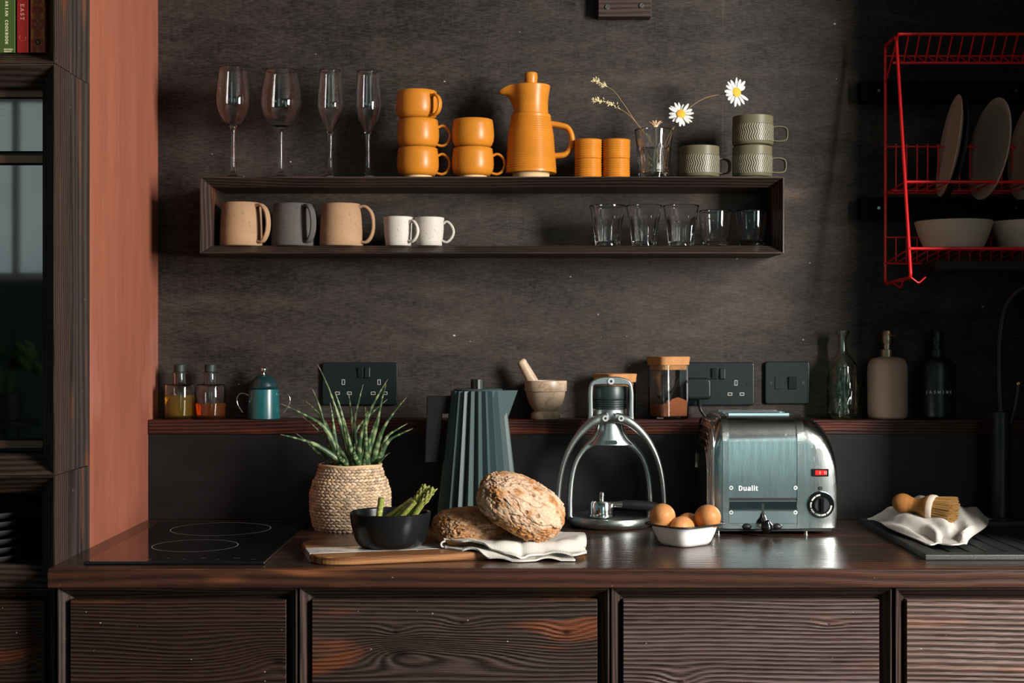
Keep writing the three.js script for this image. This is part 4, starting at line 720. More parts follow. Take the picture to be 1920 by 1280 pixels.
// ---- pleated kettle
{
  const p = onCounter(896.5, 2.585), k = p.k, h = p.h, o = thing('electric_kettle', 'tall dark green grey kettle with pleated conical body and triangular spout', 'kettle', p.pos);
  M.kettle = mat({ color: lin(0.045, 0.072, 0.074), roughness: 0.42, specularIntensity: 0.5 });
  const H = h(732), P = 24, n = P * 2, ring = (t, y) => Array.from({ length: n }, (_, j) => { const a = -(j / n) * 6.283185307 + 0.1, r = mix(78, 50.5, t) * k * (j % 2 ? 1 : 0.865); return [r * Math.cos(a), y, r * Math.sin(a)]; });
  mesh('body', loft([0, 0.25, 0.5, 0.75, 1].map((t) => ring(t, 0.012 + t * (H - 0.012))), { cap0: true, cap1: true, crease: 0.2 }), M.kettle, o);
  mesh('power_base', turned([[0, 0], [78 * k, 0], [80 * k, 0.003], [79 * k, 0.0105], [0, 0.0115]], 48), M.black, o);
  const lid = mesh('lid', turned([[0, H + 0.0002], [45 * k, H + 0.0002], [46 * k, H + 0.0022], [44 * k, H + 0.0035], [0, H + 0.0035]], 40), M.kettle, o);
  const kr = 14.5 * k, kn = 20; mesh('knob', loft([H + 0.0032, h(711)].map((y) => Array.from({ length: kn }, (_, j) => { const a = -j / kn * 6.2832, r = kr * (j % 2 ? 1 : 0.92); return [r * Math.cos(a), y, r * Math.sin(a)]; })), { cap1: true, crease: 0.2 }), M.black, lid);
  // spout: a folded triangle
  const q = (px, py, z) => [(px - 896.5) * k, h(py), z], A = q(920, 731, 0.040), A2 = q(920, 731, -0.040), T = q(971, 731.5, 0), B = q(947, 797, 0.012), B2 = q(947, 797, -0.012), I = q(930, 760, 0);
  const tri = [[A, B, T], [B, B2, T], [B2, A2, T], [A2, A, T], [A, I, B], [A2, B2, I], [B, I, B2], [A, A2, I]].flat(2), sg = new THREE.BufferGeometry(); sg.setAttribute('position', new THREE.Float32BufferAttribute(tri, 3)); sg.computeVertexNormals();
  mesh('spout', sg, M.kettle, o);
  // handle: square bar, out and down
  const bar = new THREE.Shape(); [[850, 742], [801, 742.5], [797, 866], [824, 866], [829, 775], [846, 774.5]].forEach(([x, y], i) => { const c = [(x - 896.5) * k, h(y)]; i ? bar.lineTo(...c) : bar.moveTo(...c); });
  mesh('handle', slab(bar, 0.024, 0.0018, 2).translate(0, 0, -0.012), M.blackMatt, o);
}
// ---- bread board with a marble strip
const BT = 0.0127;
M.acacia = wood({ seed: 301, L: 0.6, H: 0.3, w: 512, h: 256, freq: 70, dark: [0.09, 0.03, 0.012], light: [0.36, 0.17, 0.07], red: [0.42, 0.18, 0.06], redAt: 0.55, rough: 0.34, bump: 0.0002, chips: 0 });
M.boardMarble = (() => { const t = makeTex(256, 256, 0.4, 0.2, (u, v) => { const c = smooth(0.05, 0, Math.abs(fbm(u * 14, v * 20, 5) - 0.5)); const k = 0.62 - 0.25 * c; return [k, k * 0.98, k * 0.95]; }); return mat({ map: t.map, roughness: 0.18 }); })();
{
  const o = thing('serving_board', 'wooden serving board with a white marble strip lying under the bread', 'board', [-0.2405, TOP, -2.124]); o.rotation.y = 0.262;
  // shape coordinates: along the front edge, and back from it
  const strips = [[0, 0.052], [0.0522, 0.112], [0.1122, 0.205]], ms = [M.acacia, M.boardMarble, M.acacia], nm = ['wood_plank', 'marble_strip', 'wood_plank'];
  const x0 = -0.055, x1 = 0.375, c = 0.028;
  strips.forEach(([a, b], i) => {
    const s = new THREE.Shape();
    if (i === 0) { s.moveTo(x0, b); s.quadraticCurveTo(x0 + 0.002, a + 0.004, x0 + 0.055, a); s.lineTo(x1 - c, a); s.quadraticCurveTo(x1, a, x1, a + c); s.lineTo(x1, b); }
    else if (i === 1) { s.moveTo(x0, a); s.lineTo(x1, a); s.lineTo(x1, b); s.lineTo(x0, b); }
    else { s.moveTo(x0, a); s.lineTo(x1, a); s.lineTo(x1, b - c); s.quadraticCurveTo(x1, b, x1 - c, b); s.lineTo(x0 + 0.05, b); s.quadraticCurveTo(x0, b, x0, b - 0.05); }
    mesh(nm[i], grain(slab(s, BT, i === 1 ? 0.0004 : 0.003, 3).rotateX(-Math.PI / 2), 'x', 0.3, 0.15), ms[i], o);
  });
}
// ---- black bowl of asparagus
{
  const p = onCounter(732, 2.236), k = p.k, y0 = TOP + BT, hb = (py) => EYE - (py - CY) * k - y0, pos = [p.pos[0], y0 + 0.0002, p.pos[2]];
  const o = thing('black_bowl', 'matt black bowl holding green asparagus on the serving board', 'bowl', pos);
  M.bowl = mat({ color: lin(0.007, 0.008, 0.0085), roughness: 0.24, specularIntensity: 0.6 });
  const H = hb(960), pr = spline([[46 * k, 0], [56 * k, 0.0012], [63 * k, 0.007], [69 * k, 0.02], [74 * k, 0.038], [76 * k, H]], 30);
  mesh('body', vessel(pr, 0.0035, 0.005, 64), M.bowl, o);
  M.aspar = (() => { const t = makeTex(128, 256, 1, 1, (u, v) => { const s = smooth(0.55, 0.7, fbm(u * 6, v * 14, 3)), pu = smooth(0.6, 0.8, fbm(u * 3, v * 6, 8)); return [mix(mix(0.21, 0.44, s), 0.20, pu * 0.6), mix(mix(0.24, 0.44, s), 0.13, pu * 0.6), mix(mix(0.04, 0.14, s), 0.08, pu * 0.6), s]; }); return mat({ map: t.map, roughness: 0.45 }); })();
  const q = (px, py, z) => [(px - 732) * k, hb(py), z];
  const list = [[[709, 985, 0.012], [713, 960, 0.014], [717, 931, 0.015], 6.2, 'short upright asparagus stub poking out at the side of the bowl', 1], [[712, 982, -0.01], [745, 958, 0.0], [775, 936, 0.006], 6.2, 'asparagus spear lying lowest across the bowl rim', 0], [[725, 985, 0.006], [756, 957, 0.010], [776, 938, 0.012], 4.6, 'thin asparagus spear wedged between two thicker ones', 0], [[738, 984, 0.014], [760, 960, 0.018], [780, 938, 0.020], 5, 'asparagus spear with hidden tip under the tall ones', 0], [[756, 985, 0.004], [773, 955, 0.008], [786, 930, 0.010], [799, 909, 0.012], 6, 'tall asparagus spear reaching highest out of the black bowl', 2], [[766, 985, 0.012], [784, 955, 0.016], [797, 936, 0.018], [814, 913, 0.020], 6, 'tall asparagus spear with a bent tip leaning furthest over', 2]];
  for (const l of list) {
    const kind = l[l.length - 1], label = l[l.length - 2], w = l[l.length - 3] * k, pts = l.slice(0, -3).map((c) => q(...c)), a = thing('asparagus_spear', label, 'asparagus', pos, 'asparagus in the black bowl');
    mesh('stalk', rod(pts, (t) => w * (kind === 2 && t > 0.8 ? 1.0 - 0.5 * ((t - 0.8) / 0.2) ** 2 : 0.95), { n: 26, m: 14 }), M.aspar, a);
    if (kind === 2) { const c = new THREE.CatmullRomCurve3(pts.map((v) => V(...v)), false, 'centripetal'); for (let i = 0; i < 26; i++) { const t = 0.60 + 0.40 * (i / 26) , pt = c.getPoint(t), T = c.getTangent(t), an = i * 2.4, N1 = V(0, 0, 1).cross(T).normalize(), dir = N1.clone().multiplyScalar(Math.cos(an)).addScaledVector(V(0, 0, 1), Math.sin(an)); mesh('scale', new THREE.SphereGeometry(1, 7, 6).scale(w * 0.30, w * 0.95, w * 0.30).applyQuaternion(new THREE.Quaternion().setFromUnitVectors(V(0, 1, 0), T.clone().addScaledVector(dir, 0.3).normalize())).translate(...pt.addScaledVector(dir, w * (1.0 - 0.45 * (t - 0.6))).toArray()), M.aspar, a); } }
  }
}
// ---- linen cloth, folded in two
M.linen = (() => { const t = makeTex(512, 512, 0.06, 0.06, (u, v) => { const a = Math.sin(u * 6283), b = Math.sin(v * 6283), k = 0.9 + 0.1 * a * b + 0.12 * (fbm(u * 120, v * 120, 3) - 0.5); return [0.64 * k, 0.60 * k, 0.55 * k, 0.5 + 0.25 * a + 0.25 * b]; }); return mat({ map: t.map, bumpMap: t.bump, bumpScale: 0.0003, roughness: 0.9, specularIntensity: 0.2 }); })();
function sheet(nu, nv, fn, th) {   // cloth with thickness th; fn(u, v) -> [x, y, z]
  const pos = [], uv = [], idx = [], P = (u, v) => fn(u, v), grid = [];
  for (let j = 0; j <= nv; j++) for (let i = 0; i <= nu; i++) { const u = i / nu, v = j / nv, e = 1e-3, a = V(...P(u, v)), du = V(...P(Math.min(1, u + e), v)).sub(V(...P(Math.max(0, u - e), v))), dv = V(...P(u, Math.min(1, v + e))).sub(V(...P(u, Math.max(0, v - e)))), n = du.cross(dv).normalize(); if (n.y < 0) n.negate(); grid.push([a, n]); }
  const W = nu + 1, half = grid.length;
  for (const s of [1, 0]) for (let i = 0; i < half; i++) { const [a, n] = grid[i], q = a.clone().addScaledVector(n, s * th); pos.push(q.x, q.y, q.z); uv.push(a.x, a.z); }
  const quad = (a, b, c, d) => idx.push(a, b, c, a, c, d);
  for (let j = 0; j < nv; j++) for (let i = 0; i < nu; i++) { const a = j * W + i; quad(a, a + W, a + W + 1, a + 1); quad(half + a, half + a + 1, half + a + W + 1, half + a + W); }
  for (let i = 0; i < nu; i++) { quad(i, i + 1, half + i + 1, half + i); const b = nv * W + i; quad(b + 1, b, half + b, half + b + 1); }
  for (let j = 0; j < nv; j++) { const a = j * W; quad(a + W, a, half + a, half + a + W); const b = a + nu; quad(b, b + W, half + b + W, half + b); }
  const g = new THREE.BufferGeometry(); g.setAttribute('position', new THREE.Float32BufferAttribute(pos, 3)); g.setAttribute('uv', new THREE.Float32BufferAttribute(uv, 2)); g.setIndex(idx); return creased(g, 0.8);
}
{
  const o = thing('linen_cloth', 'folded off white linen cloth under the bread hanging over the board edge', 'cloth', [0, TOP, 0]);
  // front edge: [x, distance from the eye, height]; the board edge lies behind it, so the cloth drops to the worktop
  const edgeZ = (x) => 2.124 + 0.268 * (x + 0.2405), lerpT = (q, x) => { for (let i = 1; i < q.length; i++) if (x <= q[i][0]) return mix(q[i - 1][1], q[i][1], fade(clamp((x - q[i - 1][0]) / (q[i][0] - q[i - 1][0])))); return q[q.length - 1][1]; };
  const frontZ = [[-0.106, 2.205], [-0.07, 2.178], [-0.03, 2.160], [0.012, 2.150], [0.05, 2.160], [0.094, 2.158], [0.115, 2.185]];
  const layer = (lift, x0, x1, pull) => (u, v) => {
    const x = mix(x0, x1, u), zf = lerpT(frontZ, x) + pull * (1 + 0.35 * Math.sin(u * 11)), zb = 2.335 - 0.02 * u, Z = mix(zb, zf, v), be = edgeZ(x), out = smooth(0.002, 0.026, be - Z), side = smooth(0.102, 0.118, x) * smooth(0.1, 0.6, v);
    const crease = Math.exp(-(((x - 0.017) / 0.006) ** 2)) * smooth(0.5, 1, v), rip = 0.0018 * Math.sin(u * 15 + v * 4 + lift * 400) + 0.0014 * Math.sin(u * 29 + 2) * v;
    const yOn = BT + 0.0012 + lift + Math.max(-0.001, rip) + 0.004 * Math.exp(-(((x + 0.06) / 0.03) ** 2)) * v * (lift ? 1 : 0), yOff = 0.0014 + lift * 0.75 + 0.004 * Math.max(0, Math.sin(u * 17 + 0.6)) * smooth(0.75, 1, v);
    return [x + 0.003 * Math.sin(v * 6), Math.max(mix(yOn, yOff, Math.max(out, side)) - 0.004 * crease * (lift ? 1 : 0), 0.0012 + lift * 0.4), -Z];
  };
  mesh('under_layer', sheet(100, 40, layer(0, -0.103, 0.097, 0), 0.0026), M.linen, o);
  mesh('upper_layer', sheet(100, 40, layer(0.0085, -0.105, 0.116, 0.010), 0.0028), M.linen, o);
  // the rounded fold joining the two at the side
  const f = []; for (let i = 0; i <= 24; i++) { const t = i / 24, z = -mix(2.33, 2.208, t), g = 1 + 0.2 * Math.sin(t * 7); const arc = (rx, ry, rev) => Array.from({ length: 14 }, (_, j) => { const a = (rev ? 13 - j : j) / 13 * Math.PI; return [-0.1035 - rx * g * Math.sin(a), BT + 0.0068 - ry * Math.cos(a), z]; }); f.push(arc(0.0068, 0.0062, false).concat(arc(0.0042, 0.0036, true))); }
  mesh('fold', loft(f, { cap0: true, cap1: true }), M.linen, o);
}
// ---- loaves
function loaf(name, label, c, axes, turn, seed, dark) {
  const o = thing(name, label, 'bread', c, 'crusty round loaves'), g = mergeVertices(new THREE.IcosahedronGeometry(1, 84).deleteAttribute('uv').deleteAttribute('normal'), 1e-5), P = g.attributes.position, col = new Float32Array(P.count * 3);
  for (let i = 0; i < P.count; i++) {
    const x = P.getX(i), y = P.getY(i), z = P.getZ(i), s = seed * 3.17 + 0.37;
    const lump = fbm(x * 1.5 + s, y * 1.5 + 3, z * 1.5 + s, 3) - 0.5, mid = fbm(x * 5 + s, y * 5, z * 5 + 0.5, 3) - 0.5, fine = fbm(x * 19 + s, y * 19, z * 19 + 0.3, 3) - 0.5;
    const tear = smooth(0.045, 0.0, Math.abs(fbm(x * 2.1 + s + 4, y * 2.8, z * 2.1 + 1.7, 4) - 0.52)), pit = smooth(0.72, 0.80, vn(x * 8 + s, y * 8 + 1, z * 8 + 0.6)), patch = smooth(0.44, 0.60, fbm(x * 2.0 + s + 7, y * 2.0, z * 2.0 + 2.6, 3));
    const sup = Math.pow(Math.abs(x) ** 2.35 + Math.abs(y) ** 2.35 + Math.abs(z) ** 2.35, -1 / 2.35) * Math.hypot(x, y, z);
    const d = sup * (1 + 0.13 * lump + 0.06 * mid + (0.025 + 0.05 * patch) * fine - 0.045 * tear * (0.6 + 0.8 * fine) - 0.03 * pit), flat = y < -0.62 ? mix(1, 0.62 / Math.max(0.62, -y * d), 0.8) : 1;
    P.setXYZ(i, x * d, y * d * flat, z * d);
    const flour = smooth(0.40, 0.60, fbm(x * 2.6 + s, y * 2.6 + 5, z * 2.6 + 0.4, 4) + 0.13 * y) * (1 - dark * 0.45), rough = fbm(x * 30, y * 30 + s, z * 30 + 0.2, 2), b = 0.62 + 0.72 * rough;
    const crust = [0.40, 0.185, 0.070], pale = [0.55, 0.375, 0.250], burnt = [0.15, 0.052, 0.017], bk = clamp(tear * 0.55 + pit * 0.7 + dark * 0.5 * smooth(0.42, 0.66, fbm(x * 2.3, y * 2.3 + s, z * 2.3 + 0.9, 3)) + 0.6 * patch * smooth(0.0, -0.18, fine));
    for (let q = 0; q < 3; q++) col[i * 3 + q] = mix(mix(crust[q], pale[q], flour), burnt[q], bk * 0.7) * b;
  }
  g.setAttribute('color', new THREE.BufferAttribute(col, 3)); g.scale(...axes); g.rotateX(turn[0]); g.rotateY(turn[1]); g.rotateZ(turn[2]); g.computeBoundingBox(); g.translate(0, -g.boundingBox.min.y, 0); g.computeVertexNormals();
  mesh('crust', g, mat({ color: 0xffffff, vertexColors: true, roughness: 0.75, specularIntensity: 0.3 }), o); return o;
}
{
  const Z2 = 2.268, Z1 = 2.222;
  loaf('bread_loaf', 'flatter dark crusted loaf lying behind the tilted one', [wx(888, Z2), TOP + BT + 0.0004, -Z2], [0.068, 0.034, 0.055], [0, 0.4, 0], 3, 1);
  loaf('bread_loaf', 'big floury round loaf tilted against the other loaf on the cloth', [wx(977, Z1), TOP + BT + 0.0105, -Z1], [0.0725, 0.0425, 0.055], [0.28, 0.1, -0.46], 8, 0);
}
console.log('worktop 1');
// ---- lever espresso press
{
  const Zp = 2.585, p = onCounter(1143.5, Zp), k = p.k, h = p.h, o = thing('espresso_press', 'polished metal lever espresso press with arched legs and round base', 'espresso press', p.pos);
  const X = (px) => (px - 1143.5) * k, A = M.castAlloy;
  mesh('base', turned([[0, 0.0005], [72 * k, 0.0005], [77 * k, 0.003], [80 * k, 0.008], [80 * k, 0.0155], [78 * k, 0.0185], [74 * k, 0.0190], [70 * k, 0.0165], [0, 0.0160]], 72, 0.7), A, o);
  // drip grid: slots in a thin plate
  { const s = new THREE.Shape(); s.absarc(0, 0, 66 * k, 0, 6.2832); for (let i = -5; i <= 5; i++) for (let j = -2; j <= 2; j++) { const cx = i * 11 * k + (j % 2) * 5 * k, cy = j * 20 * k; if (Math.hypot(cx, cy) > 54 * k) continue; const q = new THREE.Path(); q.absellipse(cx, cy, 3.2 * k, 7 * k, 0, 6.2832, false, 0); s.holes.push(q); } mesh('drip_grid', new THREE.ExtrudeGeometry(s, { depth: 0.0012, bevelEnabled: false, curveSegments: 40 }).rotateX(-Math.PI / 2).translate(0, 0.0172, 0), M.chrome, o); }
  // arch: bell and two legs cut from one casting
  const half = [[24, 797], [27, 808], [35, 820], [50, 835], [66, 858], [76, 890], [80, 930], [81, 973]], inner = [[70, 973], [70, 930], [67, 896], [60, 868], [46, 846], [30, 836], [12, 833.5], [0, 833]];
  const s = new THREE.Shape(); s.moveTo(X(1143.5 - 24), h(790)); const left = spline(half.map(([x, y]) => [-x * k, h(y)]), 30), li = spline(inner.map(([x, y]) => [-x * k, h(y)]), 30);
  left.forEach((q) => s.lineTo(...q)); li.forEach((q) => s.lineTo(...q)); li.slice().reverse().forEach(([x, y]) => s.lineTo(-x, y)); left.slice().reverse().forEach(([x, y]) => s.lineTo(-x, y)); s.lineTo(24 * k, h(790)); s.closePath();
  mesh('arch_frame', slab(s, 0.030, 0.0045, 5).translate(0, 0, -0.015), A, o);
  mesh('bell', loft([[24, 789, 25], [25, 800, 26], [29, 812, 27], [37, 823, 28], [49, 832.5, 29]].map(([w, y, d]) => circle(1, h(y), 48).map(([x, yy, z]) => [x * w * k, yy, z * d * k])), { cap0: true, cap1: true, crease: 0.8 }), A, o);
  mesh('chamber', turned([[26 * k, h(792)], [30 * k, h(789)], [32.5 * k, h(784)], [32.5 * k, h(768)], [31 * k, h(766)], [0, h(766)]], 48), A, o);
  { const pr = [[0, h(767)], [31 * k, h(767)]]; for (let i = 0; i < 4; i++) { const y = 765 - i * 4.2; pr.push([31 * k, h(y)], [32.8 * k, h(y - 1)], [32.8 * k, h(y - 2.6)], [31 * k, h(y - 3.6)]); } pr.push([32.6 * k, h(747)], [33 * k, h(744)], [33 * k, h(728)], [31.5 * k, h(723.5)], [0, h(723)]); mesh('piston_cap', turned(pr, 48, 0.5), mat({ color: lin(0.012, 0.022, 0.022), roughness: 0.4 }), o); }
  mesh('label_badge', slab(roundRect(25 * k, 7.5 * k, 3.7 * k), 0.0012, 0.0004, 2).translate(0.0, h(827), 29.0 * k), M.chrome, o);
  // yoke: inverted U over the piston
  const y = new THREE.Shape(), yo = spline([[-43, 800], [-42, 770], [-41, 728], [-36, 714], [-20, 706.5], [0, 705.5], [20, 706.5], [36, 714], [41, 728], [42, 770], [43, 800]].map(([x, q]) => [x * k, h(q)]), 60), yi = spline([[33, 800], [33.5, 770], [33.5, 728], [32, 722.5], [28, 721], [0, 720.5], [-28, 721], [-32, 722.5], [-33.5, 728], [-33.5, 770], [-33, 800]].map(([x, q]) => [x * k, h(q)]), 60);
  yo.forEach((q, i) => i ? y.lineTo(...q) : y.moveTo(...q)); yi.forEach((q) => y.lineTo(...q)); y.closePath();
  mesh('yoke', slab(y, 0.014, 0.0025, 4).translate(0, 0, 0.018), A, o);
  const bolt = (px, py, z, r) => { const b = mesh('pivot_bolt', new THREE.CylinderGeometry(r * k, r * k, 0.004, 24).rotateX(Math.PI / 2).translate(X(px), h(py), z), M.satin, o); mesh('hex_recess', new THREE.CylinderGeometry(r * 0.45 * k, r * 0.45 * k, 0.001, 6).rotateX(Math.PI / 2).translate(X(px), h(py), z + 0.0018), M.black, b); };
  bolt(1143.5, 713.6, 0.0325, 6); bolt(1132, 781.5, 0.046, 5.6); bolt(1161, 781.5, 0.046, 5.6);
  for (const sg of [-1, 1]) {
    const P = (dx, py, z) => [sg * dx * k, h(py), z], off = sg < 0 ? -3 : 3;
    const pts = [P(7, 780, 0.036), P(16, 782, 0.036), P(30, 787, 0.037), P(47, 799, 0.037), P(66, 820, 0.037), P(83, 851, 0.036), P(93, 885, 0.034), P(97.5, 920, 0.032), P(98.5, 943, 0.031)];
    mesh('lever_arm', rod(pts, (t) => (t < 0.12 ? 9.5 : mix(9.2, 4.8, smooth(0.12, 0.75, t))) * k, { n: 50, m: 16, side: [0, 0, 1], ry: 0.0068 }), A, o);
  }
  // portafilter resting on the grid
  const q = thing('portafilter', 'chrome portafilter with a black handle resting on the press base', 'portafilter', [wx(1128.5, Zp - 0.02), TOP + 0.0186, -Zp + 0.02]);
  mesh('basket', turned([[0, 0], [23 * k, 0], [24.5 * k, 0.002], [24 * k, 0.005], [23 * k, 0.006], [23 * k, 0.026], [21 * k, 0.0292], [0, 0.0295]], 48, 0.6), M.chrome, q);
  mesh('spout_nut', turned([[0, 0.0292], [4.6 * k, 0.0292], [5.2 * k, 0.033], [4.6 * k, 0.036], [5.2 * k, 0.038], [5 * k, 0.0435], [2.4 * k, 0.0455], [0, 0.046]], 20, 0.6), M.chrome, q);
  mesh('handle_ferrule', rod([[0.017, 0.0225, 0.004], [0.038, 0.0235, 0.008]], (t) => 0.0052 + 0.002 * t, { n: 6, m: 16 }), M.chrome, q);
  mesh('handle', rod([[0.037, 0.0235, 0.008], [0.06, 0.0225, 0.012], [0.098, 0.0205, 0.018]], (t) => 0.0075 + 0.0012 * Math.sin(t * 3), { n: 16, m: 16 }), M.black, q);
}
// ---- enamel dish with eggs
{
  const Z = 2.345, p = onCounter(1284, Z), k = p.k, o = thing('enamel_dish', 'white enamel dish with a black rim holding brown eggs', 'dish', p.pos);
  M.enamel = mat({ color: lin(0.80, 0.78, 0.76), roughness: 0.16, clearcoat: 0.5, clearcoatRoughness: 0.08 });
  const rr = (a, b, y, e = 4.2, n = 72) => Array.from({ length: n }, (_, j) => { const t = -(j + 0.5) / n * 6.283185307, c = Math.cos(t), s = Math.sin(t); return [a * Math.sign(c) * Math.abs(c) ** (2 / e), y, b * Math.sign(s) * Math.abs(s) ** (2 / e)]; });
  const out = [[0.030, 0.026, 0.0003], [0.0345, 0.0305, 0.001], [0.0385, 0.034, 0.006], [0.0435, 0.0385, 0.018], [0.0475, 0.042, 0.0305], [0.0485, 0.043, 0.0325], [0.0565, 0.0505, 0.0345]], inn = [[0.0560, 0.0500, 0.0353], [0.0478, 0.0423, 0.0335], [0.0462, 0.0407, 0.0305], [0.0422, 0.0372, 0.018], [0.037, 0.0325, 0.007], [0.033, 0.029, 0.0028]];
  mesh('body', loft([rr(1e-5, 1e-5, 0.0003), ...out.map((q) => rr(...q)), ...inn.map((q) => rr(...q)), rr(1e-5, 1e-5, 0.0024)], { crease: 1.0 }), M.enamel, o);
  mesh('black_rim', rod(rr(0.0566, 0.0506, 0.0349, 4.2, 48), 0.0016, { closed: true, n: 144, m: 8 }), M.black, o);
  o.rotation.y = 0.72;
  M.egg = (() => { const t = makeTex(256, 256, 1, 1, (u, v) => { const q = 0.92 + 0.2 * (fbm(u * 7, v * 7, 5) - 0.5), s = specks(u * 0.1, v * 0.05, 0.006, 0.06, 0.0004, 3) ? 0.5 : 1; return [0.56 * q * s, 0.245 * q * s, 0.088 * q * s]; }); return mat({ map: t.map, roughness: 0.45, specularIntensity: 0.45 }); })();
  const eg = turned(spline([[0.0002, -0.0275], [0.0105, -0.0252], [0.0182, -0.0175], [0.0214, -0.006], [0.0212, 0.004], [0.0186, 0.0148], [0.0135, 0.0230], [0.0068, 0.0282], [0.0002, 0.0298]], 40), 40, 3);
  const egg = (label, px, py, z, q, sc = 1) => { const e = thing('egg', label, 'egg', [wx(px, Z - z), wy(py, Z - z), -Z + z], 'brown eggs in the enamel dish'); const m = mesh('shell', eg.clone().scale(sc, sc, sc).rotateX(q[0]).rotateZ(q[1]), M.egg, e); return e; };
  egg('brown egg leaning on the dish rim near the lever press', 1242, 968, 0.004, [1.35, 0.15]);
  egg('brown egg leaning on the dish rim beside the toaster', 1327, 970, -0.002, [1.3, -0.2]);
  egg('brown egg lying low at the front of the dish between two others', 1279, 990, 0.020, [1.2, 1.1], 0.92);
  egg('brown egg mostly hidden behind the low front egg', 1291, 984, -0.024, [1.2, 0.8], 0.95);
}
// ---- toaster
{
  const Z = 2.457, p = onCounter(1430, Z), k = p.k, o = thing('toaster', 'chrome two slot toaster with a red lit switch and black timer dial', 'toaster', p.pos), h = p.h, X = (px) => (px - 1430) * k;
  const D = 0.196, y0 = h(990), yT = h(774) - 0.006, rF = 0.045;
  // section in (z, y): front is z = 0, back z = -D; rounded over the top
  const section = (top, grow, zs, zc) => { const pts = [], r = Math.min(rF, (top - y0) * 0.8), n = 12; const q = (z, y) => pts.push([mix(zc, z, zs), y]); q(grow, y0); q(grow, (y0 + top - r) / 2); for (let i = 0; i <= n; i++) { const a = i / n * Math.PI / 2; q(grow - r + r * Math.cos(a), top + grow - r + r * Math.sin(a)); } for (let i = 0; i <= n; i++) { const a = Math.PI / 2 + i / n * Math.PI / 2; q(-D - grow + r + r * Math.cos(a), top + grow - r + r * Math.sin(a)); } q(-D - grow, (y0 + top - r) / 2); q(-D - grow, y0); return pts; };
  const wall = (x0, x1, g) => loft([x0, x1].map((x) => section(yT, g, 1, 0).map(([z, y]) => [x, y, z])), { cap0: true, cap1: true, crease: 0.5 });
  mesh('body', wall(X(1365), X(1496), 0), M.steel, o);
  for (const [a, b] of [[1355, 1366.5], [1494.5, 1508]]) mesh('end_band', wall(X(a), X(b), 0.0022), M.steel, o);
  // domed end castings
  const endCap = (x0, x1, ribs) => { const rings = [], N = 14; for (let i = 0; i <= N; i++) { const u = Math.sin(i / N * Math.PI / 2), f = 1 - Math.sqrt(Math.max(0, 1 - u * u)), rib = ribs ? 1 + 0.012 * Math.sin(i * 3.14159) : 1; rings.push(section(yT - 0.001 - 0.075 * f, -0.0008, (1 - 0.10 * f) * rib, -D / 2).map(([z, y]) => [mix(x0, x1, u), y, z])); } return loft(x1 < x0 ? rings.reverse() : rings, { cap0: true, cap1: true, crease: 0.45 }); };
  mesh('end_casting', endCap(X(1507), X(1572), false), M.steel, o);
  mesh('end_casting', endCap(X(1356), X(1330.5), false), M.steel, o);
  // raised ribs over the far side of the ribbed end
  for (let i = 0; i < 5; i++) { const f = 0.2 + i * 0.15; const xx = X(1338 - i * 2.0), tp = yT - 0.010 - i * 0.012; mesh('rib', rod(section(tp, 0.0002, 1 - 0.05 - i * 0.035, -D / 2).slice(0, 28).map(([z, y]) => [xx, y, z]), 0.0022, { straight: true, m: 8 }), M.chrome, o); }
  // lower crumb panel with slot and lever
  const yS = h(938), yB = h(981);
  mesh('gap', box(X(1367), X(1494), h(938.5), h(933), -0.002, 0.0004), M.black, o);
  mesh('lower_panel', box(X(1366.8), X(1494.3), yB, h(939), -0.004, 0.0018, 0.0006), M.polished, o);
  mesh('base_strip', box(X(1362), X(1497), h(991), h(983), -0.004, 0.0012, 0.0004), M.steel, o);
  mesh('lever_slot', slab(roundRect(5.2 * k, 21 * k, 2.6 * k), 0.0006, 0.0001, 1).translate(X(1430), h(953.5), 0.0016), M.black, o);
  const lv = mesh('lever', rod([[X(1430), h(962), 0], [X(1430), h(966), 0.014], [X(1431), h(975), 0.024]], 0.0026, { n: 12, m: 10 }), M.chrome, o);
  mesh('lever_knob', turned(spline([[0.0002, -0.011], [0.006, -0.009], [0.0102, -0.002], [0.0095, 0.004], [0.0055, 0.009], [0.0035, 0.0115]], 18), 28).rotateX(0.35).translate(X(1433), h(984), 0.026), M.blackGloss, lv);
  for (const px of [1400, 1457]) mesh('tray_tab', new THREE.SphereGeometry(1, 16, 10).scale(10 * k, 6 * k, 0.006).translate(X(px), h(987), -0.001), M.black, o);
  for (const [px, py] of [[1370.5, 914], [1491, 914], [1370.5, 960], [1491, 960]]) { const s = mesh('screw', new THREE.CylinderGeometry(3.8 * k, 3.8 * k, 0.0026, 20).rotateX(Math.PI / 2).translate(X(px), h(py), 0.0018), M.satin, o); mesh('recess', new THREE.CylinderGeometry(1.5 * k, 1.5 * k, 0.0006, 6).rotateX(Math.PI / 2).translate(X(px), h(py), 0.0031), M.black, s); }
  mesh('base_plate', box(X(1338), X(1560), h(996), y0 + 0.0002, -D + 0.004, -0.004), M.black, o);
  for (const px of [1348, 1513.5]) for (const z of [-0.012, -D + 0.012]) mesh('foot', turned([[0, 0], [5 * k, 0], [5 * k, 0.002], [4 * k, 0.003], [4.5 * k, h(995)], [0, h(995)]], 20), M.chrome, o).position.set(X(px), 0, z);
  // slots on top
  for (const z of [-0.062, -0.134]) mesh('bread_slot', box(X(1372), X(1488), yT - 0.004, yT + 0.0006, z - 0.015, z + 0.015, 0.0015), M.black, o);
  for (const z of [-0.04, -0.085, -0.11, -0.156]) mesh('slot_lip', box(X(1372), X(1488), yT - 0.001, yT + 0.0042, z - 0.0012, z + 0.0012, 0.0008), M.chrome, o);
